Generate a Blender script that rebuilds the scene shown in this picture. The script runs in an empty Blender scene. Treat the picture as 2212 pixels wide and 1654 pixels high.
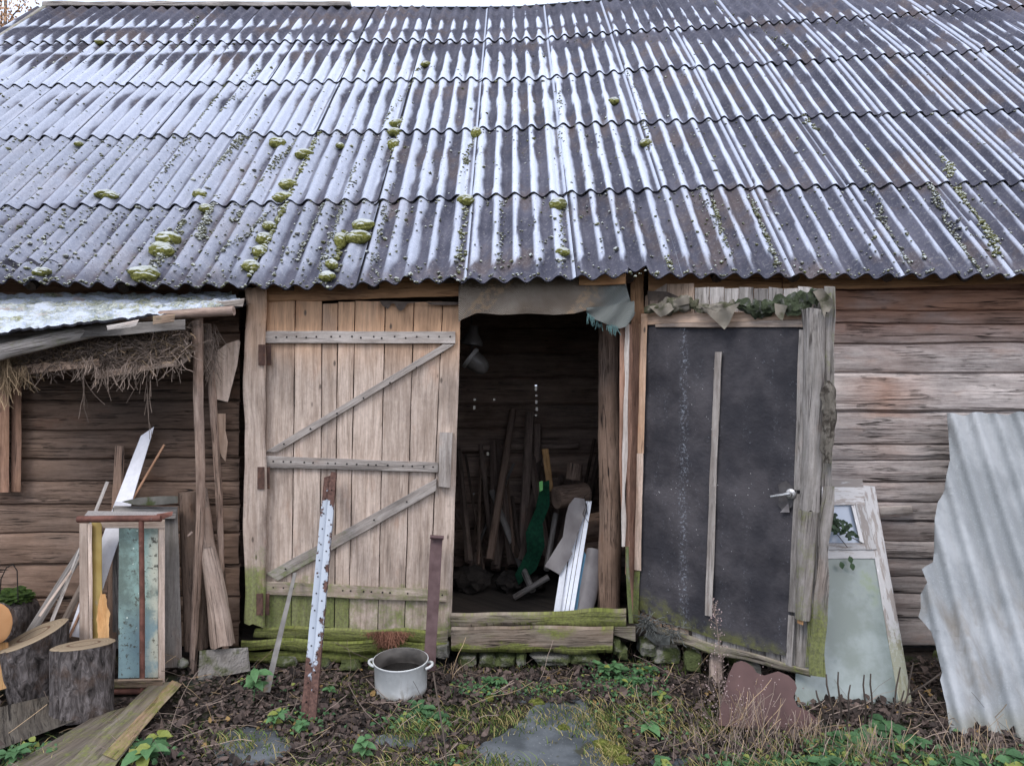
import bpy, bmesh, math, random
import numpy as np
from mathutils import Vector, Matrix, noise as mn

# ------------------------------------------------------------------ camera, sky, sun, exposure
S = bpy.context.scene
random.seed(7)
F, CX, CY, CZ = 1600.0, 1105.5, 827.0, 1.93
cam_d = bpy.data.cameras.new('camera'); cam = bpy.data.objects.new('camera', cam_d)
S.collection.objects.link(cam); S.camera = cam
cam.location = (0, 0, CZ); cam.rotation_euler = (math.radians(90), 0, 0)
cam_d.sensor_width = 36; cam_d.lens = F / 2211 * 36; cam_d.clip_start = .05; cam_d.clip_end = 2000
SUN_EL, SUN_AZ = math.radians(48), math.radians(-38)     # azimuth from the -Y side, towards -X
w = bpy.data.worlds.new('World'); S.world = w; w.use_nodes = True
nt = w.node_tree
sky = nt.nodes.new('ShaderNodeTexSky'); sky.sky_type = 'NISHITA'; sky.sun_disc = False
sky.sun_elevation = SUN_EL; sky.sun_rotation = math.radians(180) - SUN_AZ * -1
sky.air_density = .9; sky.dust_density = 5.0; sky.ozone_density = .6
bg = nt.nodes['Background']; bg.inputs['Strength'].default_value = .115
mx = nt.nodes.new('ShaderNodeMix'); mx.data_type = 'RGBA'; mx.inputs[0].default_value = .72      # thin bright cloud over the sky
nt.links.new(sky.outputs[0], mx.inputs[6]); mx.inputs[7].default_value = (6.7, 7.5, 9.2, 1); nt.links.new(mx.outputs[2], bg.inputs[0])
sd = bpy.data.lights.new('sun', 'SUN'); sd.energy = 1.0; sd.angle = math.radians(22); sd.color = (1, .95, .9)
so = bpy.data.objects.new('sun', sd); S.collection.objects.link(so)
so.rotation_euler = (math.radians(42), 0, math.radians(-38))
so.location = (-4, -4, 8)
S.view_settings.view_transform = 'Standard'; S.view_settings.look = 'None'
S.view_settings.exposure = .85; S.view_settings.gamma = 1

# ------------------------------------------------------------------ helpers
def W(px, py, Y): return Vector(((px - CX) / F * Y, Y, CZ + (CY - py) / F * Y))
def fY(Y): return lambda px, py, off=0: W(px, py, Y - off)
def fLean(yb, Yb, yt, Yt):
    zb = CZ + (CY - yb) / F * Yb; zt = CZ + (CY - yt) / F * Yt; m = (Yt - Yb) / (zt - zb)
    def f(px, py, off=0):
        t = (Yb - off + (CZ - zb) * m) / (1 - m * (CY - py) / F)
        return W(px, py, t)
    return f
LO, LD = Vector((.90, 5.10, 0)), Vector((.98, -.75, 0)).normalized()
LN = Vector((LD.y, -LD.x, 0)); 
if LN.y > 0: LN = -LN
def fD(px, py, off=0):
    d = Vector(((px - CX) / F, 1, (CY - py) / F)); c = Vector((0, 0, CZ))
    t = ((LO + LN * off) - Vector((0, 0, 0))).dot(LN) / Vector((d.x, d.y, 0)).dot(LN)
    return c + d * t
def nz(x, y=0, z=0): return mn.noise(Vector((x, y, z)))
def gz(x, y):
    return .028 * nz(x * .9, y * .9, 3) + .018 * nz(x * 3, y * 3, 8) - .02
def GY(py): return CZ * F / (py - CY)          # distance of a ground pixel row
def G(px, py):
    p = W(px, py, GY(py)); p.z = gz(p.x, p.y); return p
def interp(x, xs, ys): return float(np.interp(x, xs, ys))

class MB:
    def __init__(s): s.v = []; s.f = []; s.g = []; s.c = []
    def add(s, v, f, g, c):
        o = len(s.v); s.v += [tuple(p) for p in v]; s.f += [tuple(i + o for i in q) for q in f]
        s.g += g; s.c += c
    def rings(s, rings, gs, cs, closed=True, caps=True):
        n = len(rings[0]); v = [p for r in rings for p in r]; g = [p for r in gs for p in r]; c = [p for r in cs for p in r]
        f = []
        for i in range(len(rings) - 1):
            for j in range(n if closed else n - 1):
                k = (j + 1) % n
                f.append((i * n + j, i * n + k, (i + 1) * n + k, (i + 1) * n + j))
        s.add(v, f, g, c)
        if caps:
            for e in (0, len(rings) - 1):
                r = rings[e]; cc = sum(r, Vector()) / n
                g0 = gs[e][0]
                s.add(r + [cc], [(j, (j + 1) % n, n) for j in range(n)],
                      [(g0[0] + (p - cc).length * .3, g0[1] + (p - cc).x, g0[2] + (p - cc).z) for p in r] + [g0],
                      [(q[0] * 1.1, q[1], q[2], 0) for q in cs[e]] + [(cs[e][0][0] * .8, cs[e][0][1], cs[e][0][2], 0)])

def base_of(vs):
    a = np.array(vs); lo = a.min(0); hi = a.max(0)
    return Vector(((lo[0] + hi[0]) / 2, (lo[1] + hi[1]) / 2, lo[2]))
BASE = {}
def obj(name, mb, mat, parent=None, sharp=38, recalc=True):
    me = bpy.data.meshes.new(name)
    b = BASE[parent.name] if parent is not None else base_of(mb.v)
    vs = np.array(mb.v, dtype=np.float32) - np.array(b, dtype=np.float32)
    me.from_pydata(vs.tolist(), [], mb.f)
    a = me.attributes.new('gc', 'FLOAT_VECTOR', 'POINT'); a.data.foreach_set('vector', np.array(mb.g, dtype=np.float32).ravel())
    a = me.attributes.new('tint', 'FLOAT_COLOR', 'POINT'); a.data.foreach_set('color', np.array(mb.c, dtype=np.float32).ravel())
    if recalc and len(mb.v) < 60000:
        bm = bmesh.new(); bm.from_mesh(me); bmesh.ops.recalc_face_normals(bm, faces=bm.faces); bm.to_mesh(me); bm.free()
    me.materials.append(mat); me.shade_smooth(); me.set_sharp_from_angle(angle=math.radians(sharp))
    o = bpy.data.objects.new(name, me); S.collection.objects.link(o)
    if parent is not None: o.parent = parent
    else: o.location = b
    BASE[o.name] = b
    return o
def tag(o, label=None, cat=None, group=None, kind=None):
    if label: o['label'] = label
    if cat: o['category'] = cat
    if group: o['group'] = group
    if kind: o['kind'] = kind
    return o
def thing(name, label, cat, loc, group=None):
    o = bpy.data.objects.new(name, None); S.collection.objects.link(o); o.location = loc
    o.empty_display_size = .1; BASE[o.name] = Vector(loc)
    return tag(o, label, cat, group)

_sd = [0]
def seed():
    _sd[0] += 1; return _sd[0] * 3.37
def slab(mb, q, fn, th=.02, tint=(.5, 0, 0), tf=None, jit=.002, bev=.003, rag=0, along='v', step=.07, warp=.003, off=0):
    """q: four picture corners TL TR BR BL laid on the surface fn; extruded th backwards"""
    TL, TR, BR, BL = q; sd = seed()
    if along == 'h': TL, TR, BR, BL = TR, BR, BL, TL
    L = (fn(*TL, off) - fn(*BL, off)).length; wd = (fn(*TL, off) - fn(*TR, off)).length
    n = max(2, int(L / step) + 1); m = max(1, int(wd / .03))
    back = (fn(*TL, off) - fn(*TL, off + .01)); back = back.normalized()
    R, GS, CS = [], [], []
    rb = random.uniform(-.035, .035)
    for i in range(n + 1):
        v = i / n
        a = [TL[0] + (BL[0] - TL[0]) * v, TL[1] + (BL[1] - TL[1]) * v]; b = [TR[0] + (BR[0] - TR[0]) * v, TR[1] + (BR[1] - TR[1]) * v]
        pa, pb = fn(*a, off), fn(*b, off); wdir = (pb - pa).normalized(); ldir = (fn(*BL, off) - fn(*TL, off)).normalized()
        pa += wdir * nz(v * L * 4, sd) * jit * 2; pb += wdir * nz(v * L * 4, sd + 5) * jit * 2
        wp = -back * nz(v * L * 1.3, sd + 9) * warp
        pa += wp; pb += wp
        ww = (pb - pa).length; bv = min(bev, ww * .2, th * .4)
        pts, g = [], []
        pts.append(pa + back * th); g.append((v * L, -.01))
        pts.append(pa + back * bv); g.append((v * L, 0))
        for j in range(m + 1):
            u = j / m; p = pa.lerp(pb, (bv + u * (ww - 2 * bv)) / ww)
            p = p - back * nz(v * L * 3, u * 3 * ww * 20, sd) * jit * .5
            pts.append(p); g.append((v * L, u * ww))
        pts.append(pb + back * bv); g.append((v * L, ww))
        pts.append(pb + back * th); g.append((v * L, ww + .01))
        if rag and i in (0, n):
            pts = [p + ldir * (rag * nz(g_[1] * 25, sd + i)) for p, g_ in zip(pts, g)]
        R.append(pts); GS.append([(x + sd, y + sd * .7, sd) for x, y in g])
        cl = []
        for p in pts:
            t = tf(p) if tf else tint
            cl.append((t[0] + rb, t[1], t[2], 0))
        CS.append(cl)
    mb.rings(R, GS, CS)

def log(mb, a, b, r0, r1, seg=12, tint=(.5, 0, 0), tf=None, rough=.08, bend=.0, flat=0, step=.06, knots=.0, endrag=0, via=None):
    a, b = Vector(a), Vector(b); d = (b - a); L = d.length; d.normalize(); sd = seed()
    x = d.cross(Vector((0, 1, .01))).normalized(); y = d.cross(x).normalized()
    n = max(2, int(L / step)); R, GS, CS = [], [], []
    for i in range(n + 1):
        v = i / n; c = a.lerp(b, v)
        if via is not None: c = a.lerp(via, v * 2) if v < .5 else via.lerp(b, v * 2 - 1)
        c = c + x * bend * math.sin(v * math.pi) + (x * nz(v * L * 1.5, sd) + y * nz(v * L * 1.5, sd + 4)) * bend * .7
        r = r0 + (r1 - r0) * v; pts, g, cl = [], [], []
        kn = knots * max(0, nz(v * L * 5, sd + 2) - .25) * 3
        for j in range(seg):
            an = j / seg * 2 * math.pi
            rr = r * (1 + rough * nz(math.cos(an) * 1.5, math.sin(an) * 1.5 + sd, v * L * 4) + rough * .6 * nz(math.cos(an) * 4, math.sin(an) * 4 + sd, v * L * 9) + kn)
            p = c + (x * math.cos(an) + y * math.sin(an) * (1 - flat)) * rr
            if endrag and i in (0, n): p += d * endrag * nz(math.cos(an) * 2, math.sin(an) * 2, sd + i)
            pts.append(p); g.append((v * L + sd, r * 2 * math.pi * min(j, seg - j) / seg + sd * .7, sd))
            t = tf(p) if tf else tint; cl.append((t[0], t[1], t[2], 0))
        R.append(pts); GS.append(g); CS.append(cl)
    mb.rings(R, GS, CS)
def tube(mb, pts, rad, seg=6, tint=(.5, 0, 0)):
    R, GS, CS = [], [], []; sd = seed(); L = 0
    for i, p in enumerate(pts):
        d = (pts[min(i + 1, len(pts) - 1)] - pts[max(i - 1, 0)]).normalized()
        x = d.cross(Vector((.01, 1, .02))); x = x.normalized() if x.length > 1e-4 else Vector((1, 0, 0)); y = d.cross(x)
        r = rad[i] if isinstance(rad, (list, tuple)) else rad
        if i: L += (p - pts[i - 1]).length
        R.append([p + (x * math.cos(k / seg * 6.2832) + y * math.sin(k / seg * 6.2832)) * r for k in range(seg)])
        GS.append([(L + sd, k * .01 + sd, sd) for k in range(seg)]); CS.append([(tint[0], tint[1], tint[2], 0)] * seg)
    mb.rings(R, GS, CS)
def poly(mb, pts, fn, th=.01, tint=(.5, 0, 0), off=0, step=.04, warp=.004, jag=.0, sub=True, wf=None):
    """irregular flat piece cut to a picture outline, with thickness"""
    import mathutils.geometry as mg
    sd = seed(); P = []
    n = len(pts)
    for i in range(n):
        a, b = pts[i], pts[(i + 1) % n]; L = (fn(*a, off) - fn(*b, off)).length; k = max(1, int(L / step))
        for j in range(k):
            u = j / k; P.append((a[0] + (b[0] - a[0]) * u, a[1] + (b[1] - a[1]) * u))
    cxp = sum(p[0] for p in P) / len(P); cyp = sum(p[1] for p in P) / len(P)
    xs = [p[0] for p in P]; ys = [p[1] for p in P]
    bm = bmesh.new(); vs = [bm.verts.new((x + random.uniform(-1, 1) * jag, y + random.uniform(-1, 1) * jag, 0)) for x, y in P]
    bm.faces.new(vs); bmesh.ops.triangulate(bm, faces=bm.faces)
    pxs = step * F / fn(cxp, cyp, off).y
    # cut by grid lines so the sheet can bend
    x = min(xs) + pxs
    while x < max(xs):
        bmesh.ops.bisect_plane(bm, geom=bm.verts[:] + bm.edges[:] + bm.faces[:], plane_co=(x, 0, 0), plane_no=(1, 0, 0)); x += pxs
    y = min(ys) + pxs
    while y < max(ys):
        bmesh.ops.bisect_plane(bm, geom=bm.verts[:] + bm.edges[:] + bm.faces[:], plane_co=(0, y, 0), plane_no=(0, 1, 0)); y += pxs
    bm.verts.index_update(); bmesh.ops.remove_doubles(bm, verts=bm.verts, dist=.01); bm.verts.index_update()
    V = []; g = []
    o0 = fn(cxp, cyp, off)
    back = (fn(cxp, cyp, off) - fn(cxp, cyp, off + .01)).normalized()
    for v in bm.verts:
        p = fn(v.co.x, v.co.y, off)
        wv = wf(v.co.x, v.co.y, p) if wf else warp * nz(p.x * 4, p.z * 4, sd)
        V.append(p - back * wv); g.append(((p.z) + sd, p.x + sd * .7, sd))
    nV = len(V); f = [tuple(v.index for v in q.verts) for q in bm.faces]
    V2 = V + [p + back * th for p in V]; f2 = [tuple(i + nV for i in q[::-1]) for q in f]
    side = [(e.verts[0].index, e.verts[1].index, e.verts[1].index + nV, e.verts[0].index + nV) for e in bm.edges if len(e.link_faces) == 1]
    bm.free()
    mb.add(V2, f + f2 + side, g + g, [(tint[0], tint[1], tint[2], 0)] * (2 * nV))
def lathe(mb, prof, M, seg=28, tint=(.5, 0, 0)):
    R, GS, CS = [], [], []
    for k, (r, z) in enumerate(prof):
        R.append([M @ Vector((r * math.cos(j / seg * 6.2832), r * math.sin(j / seg * 6.2832), z)) for j in range(seg)])
        GS.append([(z, math.sin(j / seg * 6.2832) * .1, math.cos(j / seg * 6.28) * .1) for j in range(seg)]); CS.append([(tint[0], tint[1], tint[2], 0)] * seg)
    mb.rings(R, GS, CS, caps=False)
def rock(mb, c, sx, sy, sz, tint=(.5, 0, 0), lvl=2, rough=.25, freq=2, flatten=.0):
    bm = bmesh.new(); bmesh.ops.create_icosphere(bm, subdivisions=lvl, radius=1); sd = seed()
    V = []; g = []
    for v in bm.verts:
        p = v.co.copy(); q = Vector([abs(t) ** .38 * (1 if t > 0 else -1) for t in p]) * .86
        p = p.lerp(q, flatten)
        p *= 1 + rough * mn.noise(v.co * freq + Vector((sd, 0, 0)))
        V.append(Vector((c[0] + p.x * sx, c[1] + p.y * sy, c[2] + p.z * sz))); g.append((p.x * sx + sd, p.y * sy, p.z * sz))
    mb.add(V, [tuple(v.index for v in f.verts) for f in bm.faces], g, [(tint[0], tint[1], tint[2], 0)] * len(V)); bm.free()

# ------------------------------------------------------------------ materials
class M:
    def __init__(s, name, rough=.8, spec=.25):
        s.m = bpy.data.materials.new(name); s.m.use_nodes = True; s.t = s.m.node_tree
        s.b = s.t.nodes['Principled BSDF']; s.b.inputs['Roughness'].default_value = rough
        s.b.inputs['Specular IOR Level'].default_value = spec
    def link(s, v, sock):
        if isinstance(v, bpy.types.NodeSocket): s.t.links.new(v, sock)
        elif v is not None:
            if hasattr(sock.default_value, '__len__') and not hasattr(v, '__len__'): v = (v,) * len(sock.default_value)
            if hasattr(v, '__len__') and len(v) == 3 and len(sock.default_value) == 4: v = tuple(v) + (1,)
            sock.default_value = v
    def attr(s, n, out='Vector'):
        a = s.t.nodes.new('ShaderNodeAttribute'); a.attribute_name = n; return a.outputs[out]
    def sep(s, v):
        a = s.t.nodes.new('ShaderNodeSeparateXYZ'); s.link(v, a.inputs[0]); return a.outputs
    def map(s, v, sc, loc=(0, 0, 0), rot=(0, 0, 0)):
        a = s.t.nodes.new('ShaderNodeMapping'); s.link(v, a.inputs[0]); a.inputs['Scale'].default_value = sc; a.inputs['Location'].default_value = loc
        a.inputs['Rotation'].default_value = rot; return a.outputs[0]
    def noise(s, v, sc=1, det=4, ro=.55, dist=0, col=False):
        a = s.t.nodes.new('ShaderNodeTexNoise'); s.link(v, a.inputs['Vector']); a.inputs['Scale'].default_value = sc
        a.inputs['Detail'].default_value = det; a.inputs['Roughness'].default_value = ro; a.inputs['Distortion'].default_value = dist
        return a.outputs['Color' if col else 'Fac']
    def voro(s, v, sc=1, feat='F1', rnd=1, out='Distance'):
        a = s.t.nodes.new('ShaderNodeTexVoronoi'); a.feature = feat; s.link(v, a.inputs['Vector']); a.inputs['Scale'].default_value = sc
        a.inputs['Randomness'].default_value = rnd; return a.outputs[out]
    def math(s, op, a, b=None, c=None, clamp=False):
        n = s.t.nodes.new('ShaderNodeMath'); n.operation = op; n.use_clamp = clamp
        s.link(a, n.inputs[0]); s.link(b, n.inputs[1]); s.link(c, n.inputs[2]); return n.outputs[0]
    def ss(s, v, lo, hi, a=0., b=1.):
        n = s.t.nodes.new('ShaderNodeMapRange'); n.interpolation_type = 'SMOOTHSTEP'; s.link(v, n.inputs[0])
        s.link(lo, n.inputs[1]); s.link(hi, n.inputs[2]); n.inputs[3].default_value = a; n.inputs[4].default_value = b; return n.outputs[0]
    def mix(s, f, a, b, mode='MIX'):
        n = s.t.nodes.new('ShaderNodeMix'); n.data_type = 'RGBA'; n.blend_type = mode
        s.link(f, n.inputs[0]); s.link(a, n.inputs[6]); s.link(b, n.inputs[7]); return n.outputs[2]
    def ramp(s, f, st):
        n = s.t.nodes.new('ShaderNodeValToRGB'); s.link(f, n.inputs[0]); e = n.color_ramp.elements
        while len(e) < len(st): e.new(.5)
        for k, (p, c) in enumerate(st): e[k].position = p; e[k].color = tuple(c) + (1,) if len(c) == 3 else c
        return n.outputs[0]
    def bump(s, h, d=.01, st=1, prev=None):
        n = s.t.nodes.new('ShaderNodeBump'); s.link(h, n.inputs['Height']); n.inputs['Distance'].default_value = d; n.inputs['Strength'].default_value = st
        if prev is not None: s.t.links.new(prev, n.inputs['Normal'])
        return n.outputs[0]
    def pos(s):
        return s.t.nodes.new('ShaderNodeNewGeometry').outputs['Position']
    def fin(s, col, bump=None, rough=None, metal=None):
        s.link(col, s.b.inputs['Base Color'])
        if bump is not None: s.t.links.new(bump, s.b.inputs['Normal'])
        if rough is not None: s.link(rough, s.b.inputs['Roughness'])
        if metal is not None: s.link(metal, s.b.inputs['Metallic'])
        return s.m
def add3(c, k): return tuple(min(1, x * k) for x in c)
def wood(name, c1, c2, fresh=(.36, .2, .11), dark=.35, crack=.6, knot=.5, moss=(.09, .12, .022), grain=1., fine=.35, rough=.85, bumpd=.006):
    m = M(name, rough); gc = m.attr('gc'); tc = m.sep(m.attr('tint', 'Color'))
    wob = m.noise(m.map(gc, (1.3, 4, 4)), 1, 2)
    g0 = m.noise(m.map(gc, (2.6, 26 * grain, 26 * grain)), 1, 8, .74, .1)
    gf = m.noise(m.map(gc, (5, 115, 115)), 1, 3, .75)
    sp = m.noise(gc, 34, 5, .75)
    big = m.noise(m.map(gc, (1.8, 3.5, 3.5), (3, 1, 7)), 1, 3)
    col = m.mix(m.ss(g0, .33, .67), c1, c2)
    col = m.mix(m.ss(sp, .5, .75, 0, .45), col, m.mix(1, col, (.6, .6, .62), 'MULTIPLY')); col = m.mix(m.ss(sp, .5, .28, 0, .4), col, m.mix(1, col, (1.3, 1.3, 1.32), 'MULTIPLY'))
    col = m.mix(m.math('MULTIPLY', tc[2], m.ss(m.math('ADD', big, m.math('MULTIPLY', tc[2], .3)), .3, .75)), col, m.mix(m.ss(g0, .3, .7), fresh, add3(fresh, 1.5)))
    col = m.mix(m.ss(big, .5, .78), col, m.mix(1, col, (dark + .25,) * 3, 'MULTIPLY'))
    col = m.mix(m.math('MULTIPLY', m.ss(gf, .52, .75), fine), col, m.mix(1, col, (.45, .42, .4), 'MULTIPLY'))
    col = m.mix(m.math('MULTIPLY', m.ss(gf, .5, .3), fine * .8), col, m.mix(1, col, (1.35, 1.33, 1.3), 'MULTIPLY'))
    # knots
    vk = m.voro(m.map(gc, (4.5, 10, 10), (0, 5, 0)), 1)
    kn = m.math('MULTIPLY', m.ss(vk, .13, .05), m.math('MULTIPLY', knot, m.ss(wob, .45, .52)))
    stn = m.math('MULTIPLY', m.ss(m.noise(m.map(gc, (2.4, 9, 9), (5, 2, 8)), 1, 6, .75), .5, .68), .42)
    col = m.mix(stn, col, m.mix(1, col, (.55, .52, .52), 'MULTIPLY'))
    red = m.math('MULTIPLY', m.ss(m.noise(m.map(gc, (2.6, 6, 6), (1, 7, 3)), 1, 3, .6), .58, .72), .4)
    col = m.mix(red, col, m.mix(1, col, (1.0, .78, .66), 'MULTIPLY'))
    col = m.mix(kn, col, add3(c1, .3))
    # cracks along the grain
    cn = m.noise(m.map(gc, (.42, 15, 15), (2, 3, 1)), 1, 2, .5, .08)
    cm = m.ss(m.noise(m.map(gc, (2.4, 5, 5), (8, 0, 0)), 1, 2), .47, .6)
    cr = m.math('MULTIPLY', m.ss(m.math('ABSOLUTE', m.math('SUBTRACT', cn, .5)), .011, .004), cm)
    cn2 = m.noise(m.map(gc, (1.5, 50, 50), (6, 3, 1)), 1, 4, .6, .3); cm2 = m.ss(m.noise(m.map(gc, (3, 7, 7), (1, 9, 0)), 1, 2), .45, .6)
    cr = m.math('MAXIMUM', cr, m.math('MULTIPLY', m.math('MULTIPLY', m.ss(m.math('ABSOLUTE', m.math('SUBTRACT', cn2, .5)), .02, .006), cm2), .65))
    cr = m.math('MULTIPLY', cr, crack)
    col = m.mix(cr, col, (.02, .014, .012))
    k = m.math('MULTIPLY', tc[0], 2.); comb = m.t.nodes.new('ShaderNodeCombineColor')
    for i in range(3): m.link(k, comb.inputs[i])
    col = m.mix(1, col, comb.outputs[0], 'MULTIPLY')
    mo = m.noise(gc, 9, 5, .65); mb2 = m.noise(gc, 55, 3, .7)
    mf = m.math('MULTIPLY', m.ss(m.math('ADD', m.math('ADD', m.math('MULTIPLY', mo, .7), m.math('MULTIPLY', mb2, .3)), m.math('MULTIPLY', tc[1], .75)), .68, .98), m.ss(tc[1], .02, .2))
    mcol = m.ramp(mb2, [(.3, add3(moss, .45)), (.7, add3(moss, 1.6))])
    col = m.mix(m.math('MULTIPLY', mf, .78), col, mcol)
    h = m.math('SUBTRACT', m.math('ADD', m.math('MULTIPLY', g0, .6), m.math('MULTIPLY', gf, .22)), m.math('ADD', m.math('MULTIPLY', cr, .8), m.math('MULTIPLY', kn, .15)))
    return m.fin(col, m.bump(h, bumpd, 1))
def plain(name, c1, c2, sc=12, rough=.6, metal=0, spots=None, spt=(.55, .7), bumpd=.002, spec=.3, det=5, streak=1, bsc=None):
    """generic dirty surface; gc based"""
    m = M(name, rough, spec); gc = m.attr('gc'); tc = m.sep(m.attr('tint', 'Color'))
    n1 = m.noise(m.map(gc, (1 / streak, 1, 1)), sc, det, .6); col = m.mix(m.ss(n1, .3, .7), c1, c2)
    n3 = m.noise(gc, sc * 8, 2, .6); col = m.mix(m.ss(n3, .3, .9, 0, .35), col, m.mix(1, col, (.5, .5, .5), 'MULTIPLY'))
    rg = None
    if spots:
        n2 = m.noise(m.map(gc, (1, 1, 1), (4, 4, 4)), sc * .8, 6, .65)
        f = m.ss(m.math('ADD', n2, m.math('MULTIPLY', tc[1], .5)), spt[0], spt[1]); col = m.mix(f, col, m.mix(n3, add3(spots, .5), add3(spots, 1.4)))
        rg = m.ss(f, 0, 1, rough, .9)
    k = m.math('MULTIPLY', tc[0], 2.); comb = m.t.nodes.new('ShaderNodeCombineColor')
    for i in range(3): m.link(k, comb.inputs[i])
    col = m.mix(1, col, comb.outputs[0], 'MULTIPLY')
    if metal: m.b.inputs['Metallic'].default_value = metal
    return m.fin(col, m.bump(m.math('ADD', n1, m.math('MULTIPLY', n3, .4)), bumpd, 1), rg)

WD = {}
WD['log_brown'] = wood('weathered_log_brown', (.16, .112, .085), (.235, .17, .135), fresh=(.22, .12, .07), crack=1., bumpd=.012)
WD['log_pink'] = wood('weathered_log_pinkish_grey', (.29, .25, .235), (.44, .395, .375), fresh=(.25, .125, .075), crack=1., knot=.5, bumpd=.01)
WD['plank'] = wood('pale_door_plank', (.31, .24, .195), (.53, .435, .37), fresh=(.42, .26, .16), crack=.3, knot=.9, moss=(.115, .15, .03), bumpd=.004)
WD['grey'] = wood('silver_grey_wood', (.22, .2, .18), (.40, .37, .35), fresh=(.35, .2, .1), crack=.7, moss=(.13, .15, .03))
WD['batten'] = wood('grey_batten_wood', (.27, .235, .21), (.44, .40, .37), fresh=(.35, .2, .1), crack=.35, knot=.3)
WD['dark'] = wood('dark_damp_wood', (.075, .06, .05), (.15, .12, .10), crack=.8, moss=(.08, .1, .02))
WD['bark'] = wood('rough_bark_pole', (.17, .125, .105), (.34, .27, .23), crack=.9, grain=.7, bumpd=.012)
WD['bare_log'] = wood('bare_grey_brown_log', (.19, .145, .12), (.33, .265, .225), crack=.6, knot=.8, bumpd=.01)
WD['jamb'] = wood('reddish_jamb_wood', (.21, .12, .085), (.36, .22, .16), fresh=(.45, .25, .12), crack=.6)
WD['sill'] = wood('mossy_sill_wood', (.15, .125, .10), (.31, .27, .22), crack=.9, moss=(.13, .155, .025), bumpd=.014)
WD['fresh'] = wood('fresh_split_wood', (.5, .26, .1), (.68, .42, .2), crack=.4, knot=0, fine=.5)
WD['inside'] = wood('dark_interior_wood', (.15, .11, .09), (.24, .18, .15), crack=.6)
# ------------------------------------------------------------------ THE BARN
YW, YE = 5.2, 4.85
TH = math.atan(1427 / F); CE = 1.215
barn = thing('barn', 'old log barn with a long frosted corrugated roof', 'barn', (0, YW, 0))

def log_wall(mb, x0, x1, js, Yf, bulge=.03, grv=.03, tf=None, dx=.05, holes=(), step=0):
    """hewn logs lying in courses; js = joint heights, top to bottom"""
    base = np.arange(x0, x1 + dx / 2, dx).tolist(); hs = [h[0] for h in holes]
    xs = sorted([x for x in base if all(abs(x - h) > .03 for h in hs)] + [h + d for h in hs for d in (-.011, .011)])
    nr = 14
    for i in range(len(js) - 1):
        zt, zb = js[i], js[i + 1]; sd = seed(); br = .5 + random.uniform(-.07, .07); fr = random.uniform(-.05, .05)
        ph = random.uniform(.6, 1.1); off = random.uniform(-.012, .012) + step
        V, Fc, g, c = [], [], [], []
        hh = zt - zb; hv = [(h[1] - zb) / hh for h in holes if zb < h[1] < zt]
        for x in xs:
            wt = .014 * nz(x * 1.1, i * 3.1) + .005 * nz(x * 6, i * 3.1); wb = .014 * nz(x * 1.1, (i + 1) * 3.1) + .005 * nz(x * 6, (i + 1) * 3.1)
            for r in range(nr + 1):
                v = r / nr; z = zb + wb - .002 + (zt + wt - zb - wb + .004) * v
                e = abs(2 * v - 1); prof = max(0, 1 - e ** 16) ** .6
                y = Yf + grv + off - grv * prof * ph ** .3 - bulge * .35 * math.cos((v - .5) * 3) + .010 * nz(x * 2, v * 4, sd) + .004 * nz(x * 9, v * 18, sd)
                V.append((x, y, z)); g.append((x + sd, z + sd * .7, sd)); t = tf(Vector((x, y, z))) if tf else (.5, 0, 0)
                c.append((t[0] * br * 2, t[1], max(0, t[2] + fr), 0))
        n = nr + 1
        for a in range(len(xs) - 1):
            for r in range(nr):
                zc = zb + (r + .5) / nr * hh
                if any(abs((xs[a] + xs[a + 1]) / 2 - h[0]) < .009 and abs(zc - h[1]) < h[2] for h in holes): continue
                Fc.append((a * n + r, (a + 1) * n + r, (a + 1) * n + r + 1, a * n + r + 1))
        mb.add(V, Fc, g, c)
zj = lambda ys, Y=YW: [CZ + (CY - y) / F * Y for y in ys]
# right of the felt door
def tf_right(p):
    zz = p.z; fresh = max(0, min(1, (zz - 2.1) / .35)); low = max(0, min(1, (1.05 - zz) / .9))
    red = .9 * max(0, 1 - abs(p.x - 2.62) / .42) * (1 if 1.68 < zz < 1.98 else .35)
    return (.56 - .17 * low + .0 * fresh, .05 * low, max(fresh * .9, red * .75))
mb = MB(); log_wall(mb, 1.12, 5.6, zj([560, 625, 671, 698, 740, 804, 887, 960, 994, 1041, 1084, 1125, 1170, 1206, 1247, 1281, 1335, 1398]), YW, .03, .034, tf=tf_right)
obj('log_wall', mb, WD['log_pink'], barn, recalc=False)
# left, behind the lean-to
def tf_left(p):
    dark_oval = math.exp(-((p.x + 2.55) / .55) ** 2 - ((p.z - 1.72) / .3) ** 2)  # wide oval where the left logs are darker, strongest at its centre
    return (.47 - .34 * dark_oval + (.03 if p.z < .95 else 0), .03, .25 + .35 * max(0, min(1, (p.z - 2.1) / .4)))
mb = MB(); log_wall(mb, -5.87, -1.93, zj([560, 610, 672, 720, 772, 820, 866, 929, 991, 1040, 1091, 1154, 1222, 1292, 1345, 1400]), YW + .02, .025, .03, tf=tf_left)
obj('log_wall', mb, WD['log_brown'], barn, recalc=False)
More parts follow.
